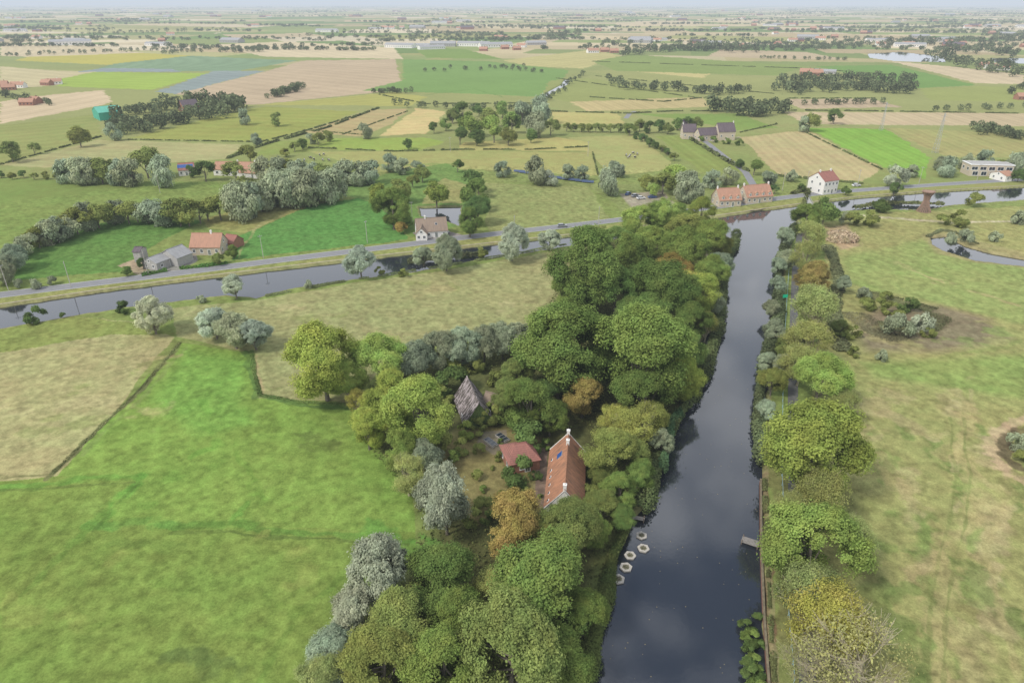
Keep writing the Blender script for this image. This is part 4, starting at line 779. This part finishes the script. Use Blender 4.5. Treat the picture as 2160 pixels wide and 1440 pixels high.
for q in(-.7,0,.7): ca.tube([(q,0,8.56),(q,0,8.8)],[.06,.04],6)
cam_=ca.mesh('crossarm',[M_metal])
for u,v in [(18,612),(150,605),(556,545),(338,407),(312,578),(775,512),(1085,500),(1262,480),(1700,398),(1808,395),(1938,388),(2060,382),(1650,402),(870,468),(950,320),(1240,330)]:
    X,Y=G(u,v); e=empty('utility_pole',(X,Y,0),random.uniform(0,3),'pale wooden utility pole with crossarm','utility pole','utility poles along the road')
    for nm,m_ in(('pole',pmm),('crossarm',cam_)): o=bpy.data.objects.new(nm,m_); o.parent=e; COL.objects.link(o)
a=Vector((*G(1700,416),0)); b_=Vector((*G(1712,440),0)); d=b_-a; c=(a+b_)/2; L_=d.length
e=empty('footbridge',(c.x,c.y,0),math.atan2(d.y,d.x),'grey railed footbridge over the canal junction','bridge'); mb=MB(); mb.box((0,0,.35),(L_+2,2.2,.25)); mb.obj('deck',[M_greyw],e); mb=MB()
for sd in(-1.05,1.05):
    mb.tube([(-L_/2,sd,1.5),(L_/2,sd,1.5)],[.05,.05],5); mb.tube([(-L_/2,sd,1.0),(L_/2,sd,1.0)],[.03,.03],5)
    for i in range(15): mb.tube([(-L_/2+L_*i/14,sd,.47),(-L_/2+L_*i/14,sd,1.5)],[.04,.04],5)
mb.obj('railing',[M_metal],e); mb=MB()
for q in(-L_/4,L_/4): mb.box((q,0,-.7),(.6,2.0,1.8))
mb.obj('pier',[M_greyw],e)
def car_meshes(paint):
    prof=[(-2.15,.35),(-2.2,.75),(-2.0,.95),(-1.2,1.0),(1.0,1.0),(1.95,.85),(2.15,.6),(2.15,.35)]
    b=MB(); n=len(prof); b.add([(x,-.85,z) for x,z in prof]+[(x,.85,z) for x,z in prof],[tuple(range(n)),tuple(range(2*n-1,n-1,-1))]+[(i,n+i,n+(i+1)%n,(i+1)%n) for i in range(n)])
    b.add([(-1.5,-.62,1.44),(.35,-.62,1.44),(.35,.62,1.44),(-1.5,.62,1.44),(-1.5,-.62,1.5),(.35,-.62,1.5),(.35,.62,1.5),(-1.5,.62,1.5)],[(0,1,5,4),(1,2,6,5),(2,3,7,6),(3,0,4,7),(4,5,6,7)])
    g=MB(); g.add([(-2.0,-.78,.98),(1.1,-.78,1.0),(1.1,.78,1.0),(-2.0,.78,.98),(-1.5,-.62,1.45),(.35,-.62,1.45),(.35,.62,1.45),(-1.5,.62,1.45)],[(0,1,5,4),(1,2,6,5),(2,3,7,6),(3,0,4,7)])
    w=MB(); w.tube([(0,-.11,0),(0,.11,0)],[.33,.33],14); w.tube([(0,-.12,0),(0,.12,0)],[.18,.18],8,1)
    return b.mesh('body',[paint]),g.mesh('windows',[M_pane]),w.mesh('wheel',[M_tyre,M_metal])
PA={'white':simple('white_car_paint',(.7,.7,.7),.3,.03,1,spec=.5),'red':simple('red_car_paint',(.45,.02,.02),.3,.03,1,spec=.5),'grey':simple('grey_car_paint',(.25,.26,.28),.3,.03,1,spec=.5),'blue':simple('blue_car_paint',(.04,.08,.2),.3,.03,1,spec=.5)}
CM={k:car_meshes(v) for k,v in PA.items()}
def car(u,v,cl,rz,where):
    X,Y=G(u,v); e=empty('car',(X,Y,.03),rz,cl+' car '+where,'car','parked cars'); B,Gm,Wm=CM[cl]
    for nm,m_ in(('body',B),('windows',Gm)): o=bpy.data.objects.new(nm,m_); o.parent=e; COL.objects.link(o)
    for x in(-1.35,1.35):
        for y in(-.8,.8): o=bpy.data.objects.new('wheel',Wm); o.parent=e; o.location=(x,y,.33); COL.objects.link(o)
car(405,535,'red',.5,'parked on a farm driveway');car(912,500,'white',.2,'parked in front of the villa');car(926,499,'grey',.2,'parked in front of the villa');car(940,494,'white',1.2,'parked beside the villa garage')
car(1716,1215,'white',1.3,'parked on the towpath under trees');car(1413,437,'white',.1,'parked by the canal road');car(1340,415,'grey',.6,'parked on a rough yard');car(1352,420,'white',.3,'parked on a rough yard');car(1325,411,'blue',1,'parked on a rough yard');car(1186,479,'grey',.1,'driving on the canal road');car(1376,418,'blue',.2,'parked on a rough yard');car(1806,393,'white',.2,'parked by the road house')
M_sol=simple('dull_solar_blue',(.06,.09,.16),.5,.2,2)
sm=MB(); rx=Matrix.Rotation(.5,3,'X'); sm.box((0,0,.9),(6.4,1.6,.08),0,rx); sm.box((-3,0,.4),(.1,.1,.8),1); sm.box((3,0,.4),(.1,.1,.8),1); smm=sm.mesh('solar_panel',[M_sol,M_metal])
for p in along(GP([(1095,364),(1150,374),(1240,386)]),12):
    o=bpy.data.objects.new('solar_panel',smm); COL.objects.link(o); o.location=(p[0],p[1],0); o.rotation_euler=(0,0,-.35); tag(o,'blue ground mounted solar panel on metal legs','solar panel','solar panels in a meadow')
X,Y=G(1772,505); n=5000; d=rdir(n,.3); q=R.uniform(.75,1,n)[:,None]; Pp=np.array([X,Y,0])+d*q*np.array([7,6,3.6])*(0.8+.3*fbm(d[:,0]*9,d[:,1]*9,3,1))[:,None]; Pp[:,2]=np.abs(Pp[:,2])
o=bpy.data.objects.new('brushwood_heap',leaves('brushwood_heap',Pp,R.uniform(.4,1.0,n),d+R.normal(size=(n,3))*.6,R.uniform(.6,1.3,n),elong=2)); COL.objects.link(o); o.color=(.60,.49,.34,1); tag(o,'pile of pale dry brushwood on bare earth','brushwood heap')
me=bpy.data.meshes.new('cow'); vs=[(0,0,1.15),(.75,0,1.2),(1.15,0,1.45),(1.6,0,1.25),(-.7,0,1.2),(.6,.28,.8),(.62,.28,.4),(.6,.28,0),(.6,-.28,.8),(.62,-.28,.4),(.6,-.28,0),(-.65,.28,.85),(-.78,.28,.5),(-.7,.28,0),(-.65,-.28,.85),(-.78,-.28,.5),(-.7,-.28,0),(-.95,0,1.25),(-1.0,0,.6)]
ed=[(0,1),(1,2),(2,3),(0,4),(1,5),(5,6),(6,7),(1,8),(8,9),(9,10),(4,11),(11,12),(12,13),(4,14),(14,15),(15,16),(4,17),(17,18)]; rd=[.44,.38,.22,.13,.38,.16,.08,.07,.16,.08,.07,.2,.09,.07,.2,.09,.07,.05,.03]
me.from_pydata(vs,ed,[]); co=bpy.data.objects.new('cow_src',me); COL.objects.link(co); md=co.modifiers.new('s','SKIN')
for i,r in enumerate(rd): me.skin_vertices[0].data[i].radius=(r,r)
me.skin_vertices[0].data[0].use_root=True; co.modifiers.new('u','SUBSURF').levels=1
dg=bpy.context.evaluated_depsgraph_get(); cme=bpy.data.meshes.new_from_object(co.evaluated_get(dg)); bpy.data.objects.remove(co)
mcow,nt,o=newmat('cow_hide'); b=nt.nodes.new('ShaderNodeBsdfPrincipled'); tc=nt.nodes.new('ShaderNodeTexCoord'); n_=nt.nodes.new('ShaderNodeTexNoise'); n_.inputs['Scale'].default_value=1.4; rr=nt.nodes.new('ShaderNodeValToRGB'); rr.color_ramp.interpolation='CONSTANT'; rr.color_ramp.elements[0].color=(.02,.018,.015,1); rr.color_ramp.elements[1].position=.52; rr.color_ramp.elements[1].color=(.6,.57,.5,1)
nt.links.new(tc.outputs['Object'],n_.inputs['Vector']); nt.links.new(n_.outputs['Fac'],rr.inputs['Fac']); nt.links.new(rr.outputs[0],b.inputs['Base Color']); nt.links.new(b.outputs[0],o.inputs['Surface'])
cme.materials.clear(); cme.materials.append(mcow)
for i in range(13):
    u,v=random.choice([(670,333),(655,337),(690,340),(1330,330)]); X,Y=G(u+random.uniform(-15,15),v+random.uniform(-5,5)); o=bpy.data.objects.new('cow',cme); COL.objects.link(o); o.location=(X,Y,0); o.rotation_euler=(0,0,random.uniform(0,6)); tag(o,'black and white cow standing in pasture','cow','cows grazing in a pasture')

# ---------------- haze volume ----------------
HD=1.2e-4
hz=MB(); hz.box((0,22000,245),(90000,46000,510)); hm,nt,o=newmat('emissive_haze'); ab=nt.nodes.new('ShaderNodeVolumeAbsorption'); ab.inputs['Color'].default_value=(0,0,0,1); ab.inputs['Density'].default_value=HD
em=nt.nodes.new('ShaderNodeEmission'); em.inputs['Color'].default_value=(.64,.71,.80,1); em.inputs['Strength'].default_value=HD*.97; ad=nt.nodes.new('ShaderNodeAddShader'); nt.links.new(ab.outputs[0],ad.inputs[0]); nt.links.new(em.outputs[0],ad.inputs[1]); nt.links.new(ad.outputs[0],o.inputs['Volume'])  # volume glows pale blue, standing in for light scattered by the air
h_=hz.obj('sky_haze',[hm]); tag(h_,'thin pale blue haze drawn by a glowing volume','sky',kind='structure')

# ---------------- light ----------------
SE=math.radians(48); az=math.radians(-125)
sd=Vector((math.sin(az)*math.cos(SE),math.cos(az)*math.cos(SE),math.sin(SE)))
sl=bpy.data.lights.new('sun','SUN'); sl.energy=2.9; sl.angle=math.radians(10); sl.color=(1,.95,.87); so=bpy.data.objects.new('sun',sl); COL.objects.link(so); so.rotation_euler=sd.to_track_quat('Z','Y').to_euler()
w=bpy.data.worlds.new('World'); sc.world=w; w.use_nodes=True; nt=w.node_tree; N=nt.nodes; L=nt.links; bg=N['Background']
sky=N.new('ShaderNodeTexSky'); sky.sky_type='NISHITA'; sky.sun_disc=False; sky.sun_elevation=SE; sky.sun_rotation=az; sky.air_density=1.2; sky.dust_density=1.5
tc=N.new('ShaderNodeTexCoord'); mp=N.new('ShaderNodeMapping'); mp.inputs['Scale'].default_value=(1,1,1.6); n=N.new('ShaderNodeTexNoise'); n.inputs['Scale'].default_value=2.6; n.inputs['Detail'].default_value=8; n.inputs['Roughness'].default_value=.55; L.new(tc.outputs['Generated'],mp.inputs[0]); L.new(mp.outputs[0],n.inputs['Vector'])
cr=N.new('ShaderNodeValToRGB'); cr.color_ramp.elements[0].position=.42; cr.color_ramp.elements[1].position=.58; L.new(n.outputs['Fac'],cr.inputs['Fac'])
# cloud deck closes towards the horizon
sp=N.new('ShaderNodeSeparateXYZ'); L.new(tc.outputs['Generated'],sp.inputs[0]); hm_=N.new('ShaderNodeMapRange'); hm_.inputs['From Min'].default_value=.26; hm_.inputs['From Max'].default_value=.60; hm_.inputs['To Min'].default_value=1; hm_.inputs['To Max'].default_value=0; L.new(sp.outputs['Z'],hm_.inputs['Value'])
mxm=N.new('ShaderNodeMath'); mxm.operation='MAXIMUM'; L.new(cr.outputs['Color'],mxm.inputs[0]); L.new(hm_.outputs[0],mxm.inputs[1])
mx=N.new('ShaderNodeMix'); mx.data_type='RGBA'; L.new(mxm.outputs[0],mx.inputs['Factor']); L.new(sky.outputs['Color'],mx.inputs[6]); mx.inputs[7].default_value=(10.6,10.8,11.2,1); L.new(mx.outputs[2],bg.inputs['Color']); bg.inputs['Strength'].default_value=.138
cd=bpy.data.cameras.new('camera'); cd.lens=24; cd.sensor_width=36; cd.clip_start=.5; cd.clip_end=100000; co=bpy.data.objects.new('camera',cd); COL.objects.link(co); co.location=(0,0,H); co.rotation_euler=(math.pi/2-PITCH,0,0); sc.camera=co
sc.view_settings.view_transform='Standard'; sc.view_settings.look='None'; sc.view_settings.exposure=0
print('OBJS',len(bpy.data.objects))
